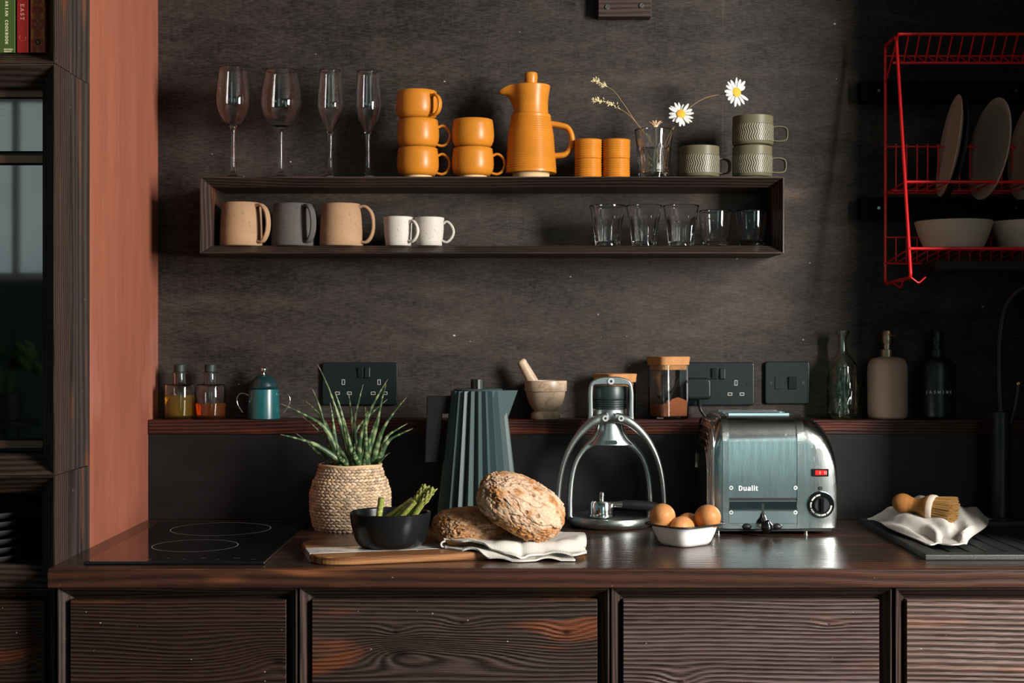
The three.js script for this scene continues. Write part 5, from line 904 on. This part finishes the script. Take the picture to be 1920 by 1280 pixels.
  // switch, lamp hole, dial
  const zc = 0.0006, sw = mesh('switch_housing', slab(roundRect(31 * k, 14.5 * k, 2 * k), 0.0036, 0.0006, 2).translate(X(1537.5), h(885.5), -zc), M.blackGloss, o);
  const redLamp = mat({ color: lin(0.55, 0.01, 0.008), roughness: 0.25, emissive: lin(0.85, 0.02, 0.012), emissiveIntensity: 0.35 });
  const rk = mesh('red_light_switch', box(X(1527.5), X(1549.5), h(890), h(881), 0.0028, 0.0046, 0.0006), redLamp, sw); rk.userData.label = 'glowing red rocker switch';
  for (const px of [1536, 1545, 1548]) mesh('switch_mark', box(X(px), X(px + 1), h(888.5), h(882.5), 0.0046, 0.0048), M.slotEdge, sw);
  mesh('lamp_hole', new THREE.CylinderGeometry(3.4 * k, 3.4 * k, 0.0012, 20).rotateX(Math.PI / 2).translate(X(1538.5), h(915), 0.0), M.black, o);
  const dial = mesh('timer_dial', new THREE.CylinderGeometry(24.5 * k, 25.5 * k, 0.006, 48).rotateX(Math.PI / 2).translate(X(1538.5), h(946), 0.0022), M.blackGloss, o);
  const ar = (a0, a1) => mesh('dial_marking', new THREE.RingGeometry(17.5 * k, 20.5 * k, 24, 1, a0, a1 - a0).translate(X(1538.5), h(946), 0.0053), M.slotEdge, dial);
  for (const [a, b] of [[1.65, 2.1], [2.18, 2.7], [2.85, 3.4], [3.5, 4.0], [4.1, 4.66], [4.72, 5.2], [5.3, 6.25]]) ar(a, b);
  mesh('dial_grip', loft([[15, 0.0048], [14.5, 0.010], [13, 0.0112]].map(([r, z]) => Array.from({ length: 40 }, (_, j) => { const a = j / 40 * 6.2832; return [X(1538.5) + r * k * Math.cos(a), h(946) + r * k * Math.sin(a), z]; })), { cap1: true, crease: 0.4 }), M.black, dial);
  mesh('dial_pointer', box(X(1535), X(1542), h(960), h(932), 0.0108, 0.0165, 0.0015), M.blackGloss, dial);
  const font = await new FontLoader().loadAsync('fonts/droid/droid_sans_bold.typeface.json');
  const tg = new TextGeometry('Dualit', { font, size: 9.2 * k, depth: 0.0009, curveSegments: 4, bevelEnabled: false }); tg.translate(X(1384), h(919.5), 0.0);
  mesh('raised_lettering', tg, mat({ color: lin(0.85, 0.85, 0.83), roughness: 0.4 }), o);  // letters coloured whitish in place of the highlights on raised metal
  // lettering on the other things, same font
  const badge = new TextGeometry('PRESSO', { font, size: 3.9 * 2.585 / F, depth: 0.0004, curveSegments: 3, bevelEnabled: false }); badge.computeBoundingBox(); badge.translate(-badge.boundingBox.max.x / 2, 0, 0);
  const pr = scene.getObjectByName('espresso_press'), lb = pr.children.find((c) => c.name === 'label_badge'); lb.geometry.computeBoundingBox(); const bb = lb.geometry.boundingBox;
  mesh('badge_lettering', badge.translate((bb.min.x + bb.max.x) / 2, (bb.min.y + bb.max.y) / 2 - 0.0019, bb.max.z), M.black, lb);
  const bd = scene.getObjectByName('black_dispenser'), kk = 2.71 / F, R = 34.6 * kk, word = 'JASMINE'; [...word].forEach((ch, i) => { const g = new TextGeometry(ch, { font, size: 5.4 * kk, depth: 0.0003, curveSegments: 3, bevelEnabled: false }); g.computeBoundingBox(); g.translate(-g.boundingBox.max.x / 2, 0, R); const a = -0.85 + i * 0.22; mesh('letter', g.rotateY(a).translate(0, EYE - (736.5 - CY) * kk - LT, 0), M.slotEdge, bd); });
}
// ---- black sink with a draining rim
{
  const o = thing('sink', 'black composite sink and drainer with a raised rim let into the worktop', 'sink', [0, TOP, 0]);
  M.sink = (() => { const t = makeTex(256, 256, 0.1, 0.1, (u, v) => { const s = vn(u * 2600, v * 2600, 3) > 0.8 ? 2.4 : 1, q = 0.022 * s; return [q, q * 1.15, q * 1.15, vn(u * 2000, v * 2000, 3)]; }); return mat({ map: t.map, bumpMap: t.bump, bumpScale: 0.0003, roughness: 0.42 }); })();
  const x0 = 0.632, x1 = 0.992, z0 = -2.62, z1 = -2.172, hgt = 0.0095, rw = 0.026;
  const s = new THREE.Shape(); s.moveTo(x0, -z1); s.lineTo(x1, -z1); s.lineTo(x1, -z0); s.lineTo(x0 + 0.008, -z0); s.closePath();
  const hole = new THREE.Path(); hole.moveTo(x0 + rw, -z1 + rw); hole.lineTo(x1 - rw, -z1 + rw); hole.lineTo(x1 - rw, -z0 - 0.05); hole.lineTo(x0 + rw + 0.006, -z0 - 0.05); hole.closePath(); s.holes.push(hole);
  mesh('rim', slab(s, hgt, 0.0022, 3).rotateX(-Math.PI / 2), M.sink, o);
  mesh('drainer', box(x0 + 0.004, x1 - 0.004, 0.0003, 0.0022, z0 + 0.004, z1 - 0.004), M.sink, o);
  for (let i = 0; i < 9; i++) mesh('drainer_ridge', rod([[x0 + 0.06 + i * 0.03, 0.0022, z0 + 0.07], [x0 + 0.06 + i * 0.03, 0.0022, z1 - 0.05]], 0.003, { n: 2, m: 8, ry: 0.002 }), M.sink, o);
  // tap
  const Z = 2.598, t = thing('kitchen_tap', 'black kitchen tap with a thick column and thin curved hose', 'tap', [wx(1877, Z), TOP + hgt, -Z]);
  M.tap = mat({ color: lin(0.010, 0.010, 0.010), roughness: 0.4 });
  const H = wy(771, Z) - TOP - hgt; mesh('column', turned([[0, 0], [0.024, 0], [0.024, 0.004], [0.0175, 0.006], [0.0168, H - 0.001], [0.0155, H], [0, H]], 40, 0.5), M.tap, t);
  mesh('hose', rod([[0, H - 0.004, 0], [-0.003, H + 0.06, 0], [-0.002, H + 0.14, 0.002], [0.006, H + 0.19, 0.008], [0.022, H + 0.22, 0.03], [0.04, H + 0.225, 0.06], [0.05, H + 0.19, 0.1]], 0.0055, { n: 50, m: 12 }), M.tap, t);
  const lv = mesh('lever', rod([[0.012, H - 0.03, 0.006], [0.022, H + 0.01, 0.012], [0.027, H + 0.048, 0.014]], 0.004, { n: 12, m: 10 }), M.tap, t); mesh('lever_tip', new THREE.SphereGeometry(0.0052, 16, 12).translate(0.0272, H + 0.051, 0.014), mat({ color: lin(0.7, 0.42, 0.16), metalness: 1, roughness: 0.25 }), lv);
}
// ---- towel on the sink rim and scrubbing brush
{
  const o = thing('dish_towel', 'crumpled pale linen dish towel draped over the sink rim', 'towel', [0, TOP, 0]);
  const L = [0.640, 0.0115, -2.56], Rr = [0.868, 0.010, -2.56], F1 = [0.656, 0.0112, -2.262], F2 = [0.722, 0.0112, -2.258];
  mesh('fabric', sheet(90, 70, (u, v) => {
    const a = [0, 1, 2].map((i) => mix(mix(L[i], Rr[i], u), mix(F1[i], F2[i], u), v ** 1.15));
    const hump = 0.046 * Math.exp(-(((u - 0.40) / 0.34) ** 2 + ((v - 0.18) / 0.42) ** 2)) + 0.022 * Math.exp(-(((u - 0.82) / 0.22) ** 2 + ((v - 0.12) / 0.4) ** 2)), edgeF = Math.min(1, Math.min(u, 1 - u, 1 - v) * 8 + 0.12), back = smooth(0, 0.12, v) * 0.75 + 0.25;
    const fold = 0.006 * Math.sin(u * 13 + 3 * v) * (0.4 + v * 0.7) + 0.004 * Math.sin(u * 24 - v * 9) + 0.012 * (fbm(u * 3, v * 3, 5) - 0.5);
    return [a[0] + 0.004 * Math.sin(v * 9 + u * 4), Math.max(a[1], a[1] + hump * (0.4 + 0.6 * edgeF) * (0.55 + 0.45 * back) + fold * edgeF), a[2] + 0.006 * Math.sin(u * 11)];
  }, 0.0022), M.linen, o);
  const Z = 2.44, c = V(wx(1738, Z), wy(951, Z), -Z), b = thing('scrubbing_brush', 'round wooden scrubbing brush with tan bristles lying on the towel', 'brush', c.toArray()), k = Z / F;
  const dir = V(0.80, -0.10, 0.58).normalize(), q = new THREE.Quaternion().setFromUnitVectors(V(0, 1, 0), dir), put = (g) => g.applyQuaternion(q);
  M.beech = wood({ seed: 401, L: 0.2, H: 0.2, w: 128, h: 128, freq: 120, dark: [0.22, 0.085, 0.022], light: [0.40, 0.175, 0.05], red: [0.3, 0.1, 0.03], chips: 0, rough: 0.35, bump: 0.0001 });
  mesh('handle', put(turned(spline([[0.0002, -66 * k], [10 * k, -64 * k], [17.5 * k, -54 * k], [18.5 * k, -43 * k], [14.5 * k, -30 * k], [13 * k, -22 * k], [17 * k, -10 * k], [23 * k, 0], [24.5 * k, 6 * k], [0.0002, 7 * k]], 50), 36)), M.beech, b);
  mesh('collar', put(turned([[20 * k, 5 * k], [25 * k, 5 * k], [25.8 * k, 8 * k], [25.8 * k, 14 * k], [25 * k, 16 * k], [20 * k, 16 * k]], 36)), mat({ color: lin(0.62, 0.52, 0.42), roughness: 0.5 }), b);
  const R = rng(88), br = [], one = new THREE.CylinderGeometry(0.00055, 0.00055, 1, 4, 1, true); for (let i = 0; i < 900; i++) { const r = Math.sqrt(R()) * 23 * k, a = R() * 6.2832, out = 1.22 + 0.05 * R(), y0 = 14 * k, y1 = (50 + 4 * R()) * k, A = V(r * Math.cos(a), y0, r * Math.sin(a)), B = V(r * out * Math.cos(a), y1, r * out * Math.sin(a)), d = B.clone().sub(A); br.push(one.clone().scale(1, d.length(), 1).applyQuaternion(new THREE.Quaternion().setFromUnitVectors(V(0, 1, 0), d.clone().normalize())).translate(...A.add(B).multiplyScalar(0.5).toArray())); }
  const bm = mesh('bristles', put(merge(br)), mat({ color: lin(0.50, 0.27, 0.085), roughness: 0.7 }), b); bm.userData.kind = 'stuff';
}
console.log('worktop 2');
// ---------------------------------------------------------------- red plate rack and what stands in it
M.redWire = mat({ color: lin(0.86, 0.008, 0.012), roughness: 0.34, clearcoat: 0.4 });
{
  const x0 = 0.711, x1 = 0.992, zb = -2.708, Yo = (py, Z) => wy(py, Z), r1 = 0.0031, r2 = 0.0017, o = thing('plate_rack', 'bright red wire plate rack with three tiers fixed to the wall', 'rack');
  const bk = (py) => wy(py, -zb), f = { t: [-2.62, wy(64, 2.62)], m: [-2.575, wy(341, 2.575)], b: [-2.545, wy(466, 2.545)] };
  const side = (x) => {
    mesh('side_wire', bent([[x, bk(150), zb], [x, bk(86), zb], [x, wy(67, 2.63) , -2.632], [x, wy(520, 2.535), -2.535], [x, bk(532), zb], [x, bk(150), zb]], r1, 0.012, 10), M.redWire, o);
    mesh('side_wire', bent([[x, bk(157), zb], [x, f.t[1], f.t[0] + 0.004]], r2, 0.01), M.redWire, o);
    mesh('side_wire', bent([[x, bk(363), zb], [x, f.m[1], f.m[0]]], r2, 0.01), M.redWire, o);
    mesh('side_wire', bent([[x, bk(494), zb], [x, f.b[1], f.b[0]]], r2, 0.01), M.redWire, o);
  };
  side(x0); side(x1);
  const rail = (y, z, r = r1) => mesh('rail', bent([[x0, y, z], [x1, y, z]], r, 0), M.redWire, o);
  rail(f.t[1], f.t[0]); rail(bk(105), zb, r2); rail(wy(118, 2.655), -2.655, 0.0026); rail(f.m[1], f.m[0]); rail(bk(275), zb, r2); rail(bk(362), zb, r2); rail(f.b[1], f.b[0]); rail(bk(445), zb, r2); rail(bk(494), zb, r2); rail(bk(363) + 0.0005, -2.66, r2);
  for (let i = 1; i < 14; i++) {
    const x = x0 + i * 0.0201;
    mesh('cross_wire', bent([[x, f.t[1], f.t[0]], [x, wy(118, 2.655), -2.655], [x, bk(105), zb]], r2, 0.006, 6), M.redWire, o);
    mesh('peg', bent([[x, bk(270), zb], [x, bk(361), zb], [x, f.m[1], f.m[0]]], r2, 0.006, 6), M.redWire, o);
    mesh('peg', bent([[x, bk(445), zb], [x, bk(493), zb], [x, f.b[1], f.b[0]]], r2 * 0.9, 0.006, 6), M.redWire, o);
  }
  for (const [z, dz] of [[-2.62, 0.05], [-2.535, 0]]) mesh('hook', bent(dz ? [[x0 + 0.004, wy(528, 2.66), -2.68], [x0 + 0.012, wy(539, 2.63), -2.645], [x0 + 0.006, wy(526, 2.6), -2.61]] : [[x0, wy(520, 2.535), z], [x0 + 0.014, wy(531, 2.535), z], [x0 + 0.026, wy(519, 2.535), z]], r2, 0.004), M.redWire, o);
  // plates
  M.plateClay = mat({ map: glaze(63, [0.66, 0.52, 0.41], 0.2, 0.97), roughness: 0.4 });
  M.plateNavy = mat({ color: lin(0.012, 0.015, 0.03), roughness: 0.3 });
  const R = 0.094, pg = turned([[0, 0.001], [R * 0.5, 0.001], [R * 0.58, 0.0018], [R * 0.8, 0.006], [R, 0.0125], [R + 0.0008, 0.0135], [R - 0.001, 0.0146], [R * 0.8, 0.0088], [R * 0.6, 0.0045], [0, 0.004]], 64, 1.0).rotateX(Math.PI / 2);
  const platter = (label, px, py, Z, turn, lean, m) => { const t = thing('plate', label, 'plate', [wx(px, Z), wy(py, Z), -Z], 'plates standing in the red rack'); mesh('disc', pg.clone().rotateY(turn).rotateZ(lean), m, t); return t; };
  platter('sand coloured plate standing almost edge on in the red rack', 1793, 275, 2.635, -1.68, -0.16, M.plateClay);
  platter('dark blue plate pressed behind the edge on sand plate', 1804, 279, 2.645, -1.68, -0.15, M.plateNavy);
  platter('sand coloured plate turned towards the room in the red rack', 1867, 281, 2.635, -1.50, -0.14, M.plateClay);
  platter('sand coloured plate partly cut off at the rack side', 1944, 281, 2.635, -1.50, -0.14, M.plateClay);
  // bowls on the bottom tier
  const bowl = (label, px, Z) => { const k = Z / F, t = thing('stoneware_bowl', label, 'bowl', [wx(px, Z), f.b[1] + r1 + 0.0004, -Z], 'sand coloured bowls on the rack'); mesh('body', vessel(spline([[46 * k, 0], [52 * k, 0.001], [58 * k, 0.012], [65 * k, 0.03], [71.5 * k, 0.0505]], 20), 0.004, 0.005, 56), M.plateClay, t); };
  bowl('sand coloured bowl at the open end of the lowest rack tier', 1788, 2.625); bowl('sand coloured bowl next to the first one on the lowest rack tier', 1931, 2.632);
  // dark battens behind the rack, tray below it
  M.batten = mat({ color: lin(0.004, 0.004, 0.004), roughness: 0.9, specularIntensity: 0.15 });
  const bt = (label, ya, yb, xa) => { const t = thing('wall_batten', label, 'batten'); mesh('batten', grain(box(wx(xa, 2.73), 0.995, wy(yb, 2.73), wy(ya, 2.73), -WALL + 0.0006, -2.716, 0.001), 'x'), M.batten, t); for (const px of [1644, 1900]) mesh('screw', new THREE.CylinderGeometry(0.003, 0.003, 0.0012, 14).rotateX(Math.PI / 2).translate(wx(px, 2.73), wy((ya + yb) / 2, 2.73), -2.7155), M.chrome, t); };
  bt('upper black wooden batten on the wall behind the red rack', 153, 192, 1612); bt('lower black wooden batten on the wall behind the red rack', 371, 411, 1612);
  const t = thing('hanging_tray', 'dark metal tray hung below the lowest tier of the red rack', 'tray'), Z = 2.60;
  mesh('tray_body', slab(roundRect(0.19, 0.10, 0.012), 0.018, 0.003, 3).rotateX(Math.PI / 2).translate(wx(1736, Z) + 0.1, wy(491, Z), -Z - 0.01), mat({ color: lin(0.014, 0.012, 0.011), roughness: 0.5, specularIntensity: 0.4 }), t);
  for (const dx of [0.03, 0.17]) mesh('hanger', bent([[wx(1736, Z) + dx, wy(491, Z) - 0.001, -Z], [wx(1736, Z) + dx, f.b[1] - 0.004, -Z]], 0.0012, 0), M.black, t);
}
// ---------------------------------------------------------------- in the tall cabinet: books, oven, black plates
{
  const Yc = (py) => EYE - (py - CY) * 2.15 / F, Z = 2.15, yb = EYE - (118 - CY) * 2.128 / F + 0.02 + 0.0006;
  const font = await new FontLoader().loadAsync('fonts/droid/droid_sans_bold.typeface.json'), serif = await new FontLoader().loadAsync('fonts/droid/droid_serif_regular.typeface.json');
  function book(label, px0, px1, H, D, cover, paper, deco) {
    const x0 = wx(px0, Z), x1 = wx(px1, Z), o = thing('cookbook', label, 'book', [(x0 + x1) / 2, yb, -Z - 0.006], undefined), w = x1 - x0;
    const g = merge([box(-w / 2, -w / 2 + 0.002, 0, H, -D, 0.0), box(w / 2 - 0.002, w / 2, 0, H, -D, 0.0), slab(roundRect(w, H, 0.0015), 0.003, 0.001, 2).translate(0, H / 2, -0.001)]);
    mesh('cover', g, cover, o); mesh('pages', box(-w / 2 + 0.0022, w / 2 - 0.0022, 0.002, H - 0.002, -D + 0.003, -0.0012), M.paper, o);
    if (deco) deco(o, w, H); return o;
  }
  M.paper = mat({ color: lin(0.6, 0.55, 0.45), roughness: 0.9 });
  // letters set one below the other, reading downwards; the last one ends `end` above the foot
  const text = (o, str, f, size, pitch, x, end, m) => [...str].forEach((ch, i) => { if (ch === ' ') return; const g = new TextGeometry(ch, { font: f, size, depth: 0.0003, curveSegments: 3, bevelEnabled: false }); g.computeBoundingBox(); mesh('spine_letter', g.translate(-(g.boundingBox.max.x + g.boundingBox.min.x) / 2, 0, 0).rotateZ(-Math.PI / 2).translate(x, end + (str.length - 0.5 - i) * pitch, 0.0021), m, o); });
  const cream = mat({ color: lin(0.72, 0.66, 0.42), roughness: 0.6 }), k = Z / F;
  book('green cookbook with cream spine lettering at the oven cabinet shelf', -8, 26.5, 0.235, 0.17, mat({ color: lin(0.050, 0.085, 0.012), roughness: 0.5 }), 0, (o, w, H) => {
    text(o, 'VEGETARIAN COOKBOOK', font, 5.4 * k, 5.9 * k, -1.2 * k, 15 * k, cream);
    for (const [str, y] of [['MITCHELL', 5], ['BEAZLEY', 1]]) mesh('spine_lettering', new TextGeometry(str, { font, size: 2.6 * k, depth: 0.0003, curveSegments: 2, bevelEnabled: false }).translate(-0.003, y * k, 0.0021), cream, o);
  });
  const red = mat({ color: lin(0.26, 0.008, 0.008), roughness: 0.5 });
  book('red cookbook with the word EAST on its spine between two others', 29.5, 51, 0.24, 0.16, red, 0, (o, w, H) => { text(o, 'EAST', serif, 6.8 * k, 8.2 * k, -3.4 * k, 60 * k, mat({ color: lin(0.75, 0.45, 0.35), roughness: 0.6 })); mesh('spine_motif', new THREE.TorusGeometry(6 * k, 0.7 * k, 6, 20, 4.5).rotateZ(2.2).translate(0, 28 * k, 0.002), mat({ color: lin(0.4, 0.05, 0.03), roughness: 0.5 }), o); });
  book('orange ornate patterned cookbook at the end of the row', 55, 83, 0.245, 0.17, (() => { const t = makeTex(128, 512, 0.03, 0.25, (u, v) => { const f = fbm(u * 260, v * 200, 3), s = smooth(0.5, 0.58, f), q = smooth(0.55, 0.65, fbm(u * 500, v * 400, 8)); return [mix(0.34, 0.42, s), mix(0.03, 0.16, s) * (1 - 0.4 * q), 0.012]; }); return mat({ map: t.map, roughness: 0.5 }); })(), 0, (o) => { mesh('spine_motif', new THREE.TorusGeometry(4.5 * k, 1.4 * k, 8, 24).translate(0, 20 * k, 0.0018), M.black, o); });
}
{
  const Z = 2.19, o = thing('built_in_oven', 'black glass built in oven with bronze trim bars in the tall cabinet', 'oven'), x1 = wx(83.5, Z) - 0.001, x0 = x1 - 0.52, Y = (py) => wy(py, Z);
  M.bronzeTrim = mat({ color: lin(0.17, 0.085, 0.05), metalness: 0.4, roughness: 0.4 }); M.ovenGlass = mat({ color: lin(0.004, 0.005, 0.005), roughness: 0.03, ior: 1.7 });
  mesh('body', box(x0, x1, Y(846), Y(163.5), -2.70, -Z - 0.012), M.black, o);
  mesh('control_panel', box(x0 + 0.001, x1 - 0.001, Y(284), Y(184.5), -Z - 0.0118, -Z, 0.0008), M.ovenGlass, o);
  mesh('oven_door', box(x0 + 0.001, x1 - 0.001, Y(823), Y(309), -Z - 0.0118, -Z, 0.0008), M.ovenGlass, o);
  for (const [a, b] of [[183, 167], [306.5, 291], [840, 825]]) mesh('trim_bar', box(x0, x1, Y(a), Y(b), -Z - 0.0118, -Z + 0.004, 0.001), M.bronzeTrim, o);
  const m = []; for (const py of [195.5, 205.5, 216.5]) m.push(box(wx(-30, Z), wx(6.5, Z), Y(py + 0.6), Y(py - 0.6), -Z, -Z + 0.0004)); mesh('printed_lines', merge(m), M.slotEdge, o);
}
{
  const Z = 2.205, y0 = EYE - (1101 - CY) * 2.128 / F + 0.029 + 0.0006, pg = turned([[0, 0], [0.05, 0], [0.056, 0.001], [0.0655, 0.0085], [0.066, 0.0095], [0.0645, 0.0105], [0.054, 0.0035], [0, 0.003]], 56, 0.9), m = mat({ color: lin(0.045, 0.045, 0.045), roughness: 0.2 });
  const labels = ['lowest', 'second lowest', 'third from the shelf', 'third from the top', 'second from the top', 'topmost'];
  for (let i = 0; i < 6; i++) { const o = thing('black_plate', `small black bowl plate under the oven, ${labels[i]} of its stack of six`, 'plate', [wx(40, Z) - 0.066, y0 + i * 0.0132, -Z], 'black plates stacked below the oven'); mesh('disc', pg, m, o); mesh('foot_ring', turned([[0.034, -0.0008], [0.040, -0.0008], [0.041, 0.0004], [0.034, 0.0004]], 40).translate(0, 0.0006, 0), m, o); }
}
// ---------------------------------------------------------------- the plant that the oven glass mirrors, by the far window
{
  const st = thing('plant_stand', 'slim dark plant stand by the far window', 'stand', [-2.0, 0, 1.25]);
  mesh('top', turned([[0, 0.9], [0.12, 0.9], [0.125, 0.906], [0.125, 0.918], [0.12, 0.922], [0, 0.922]], 40, 0.6), M.carcass, st);
  for (let i = 0; i < 3; i++) { const a = i * 2.0944; mesh('leg', rod([[0.05 * Math.cos(a), 0.9, 0.05 * Math.sin(a)], [0.13 * Math.cos(a), 0, 0.13 * Math.sin(a)]], 0.011, { n: 2, m: 10 }), M.carcass, st); }
  const o = thing('house_plant', 'leafy green house plant in a dark pot mirrored in the oven door', 'plant', [-2.0, 0.9225, 1.25]), R = rng(611);
  mesh('pot', vessel([[0.05, 0], [0.055, 0.002], [0.066, 0.07], [0.07, 0.11]], 0.005, 0.006), M.stopper, o);
  mesh('soil', turned([[0, 0.09], [0.06, 0.09], [0.06, 0.094], [0, 0.097]], 28), M.soil, o);
  const lm = mat({ color: lin(0.13, 0.22, 0.03), roughness: 0.5, transmission: 0.3, thickness: 0 });
  for (let i = 0; i < 26; i++) {
    const a = R() * 6.2832, L = 0.07 + 0.09 * R(), up = 0.10 + 0.13 * R(), tip = V(Math.cos(a) * L, 0.1 + up, Math.sin(a) * L), stem = mesh('stem', rod([[0.01 * Math.cos(a), 0.09, 0.01 * Math.sin(a)], [tip.x * 0.5, 0.1 + up * 0.8, tip.z * 0.5], tip.toArray()], 0.0015, { n: 8, m: 5 }), lm, o);
    const W = 0.022 + 0.012 * R(), rings = []; for (let q = 0; q <= 8; q++) { const t = q / 8, w = W * Math.sin(Math.PI * (0.06 + 0.9 * t)), c = [t * W * 2.6, -0.02 * t * t]; rings.push([[c[0], c[1], -w], [c[0], c[1] - 0.003, 0], [c[0], c[1], w], [c[0], c[1] + 0.0006, w * 0.5], [c[0], c[1] - 0.002, 0], [c[0], c[1] + 0.0006, -w * 0.5]]); }
    mesh('leaf', loft(rings, { cap0: true, cap1: true }).rotateZ(-0.3 - 0.4 * R()).rotateY(-a).translate(...tip.toArray()), lm, o);
  }
}
console.log('rack and cabinet');
scene.traverse((o) => { if (o.isMesh) { o.castShadow = true; o.receiveShadow = true; } });
renderer.render(scene, camera);
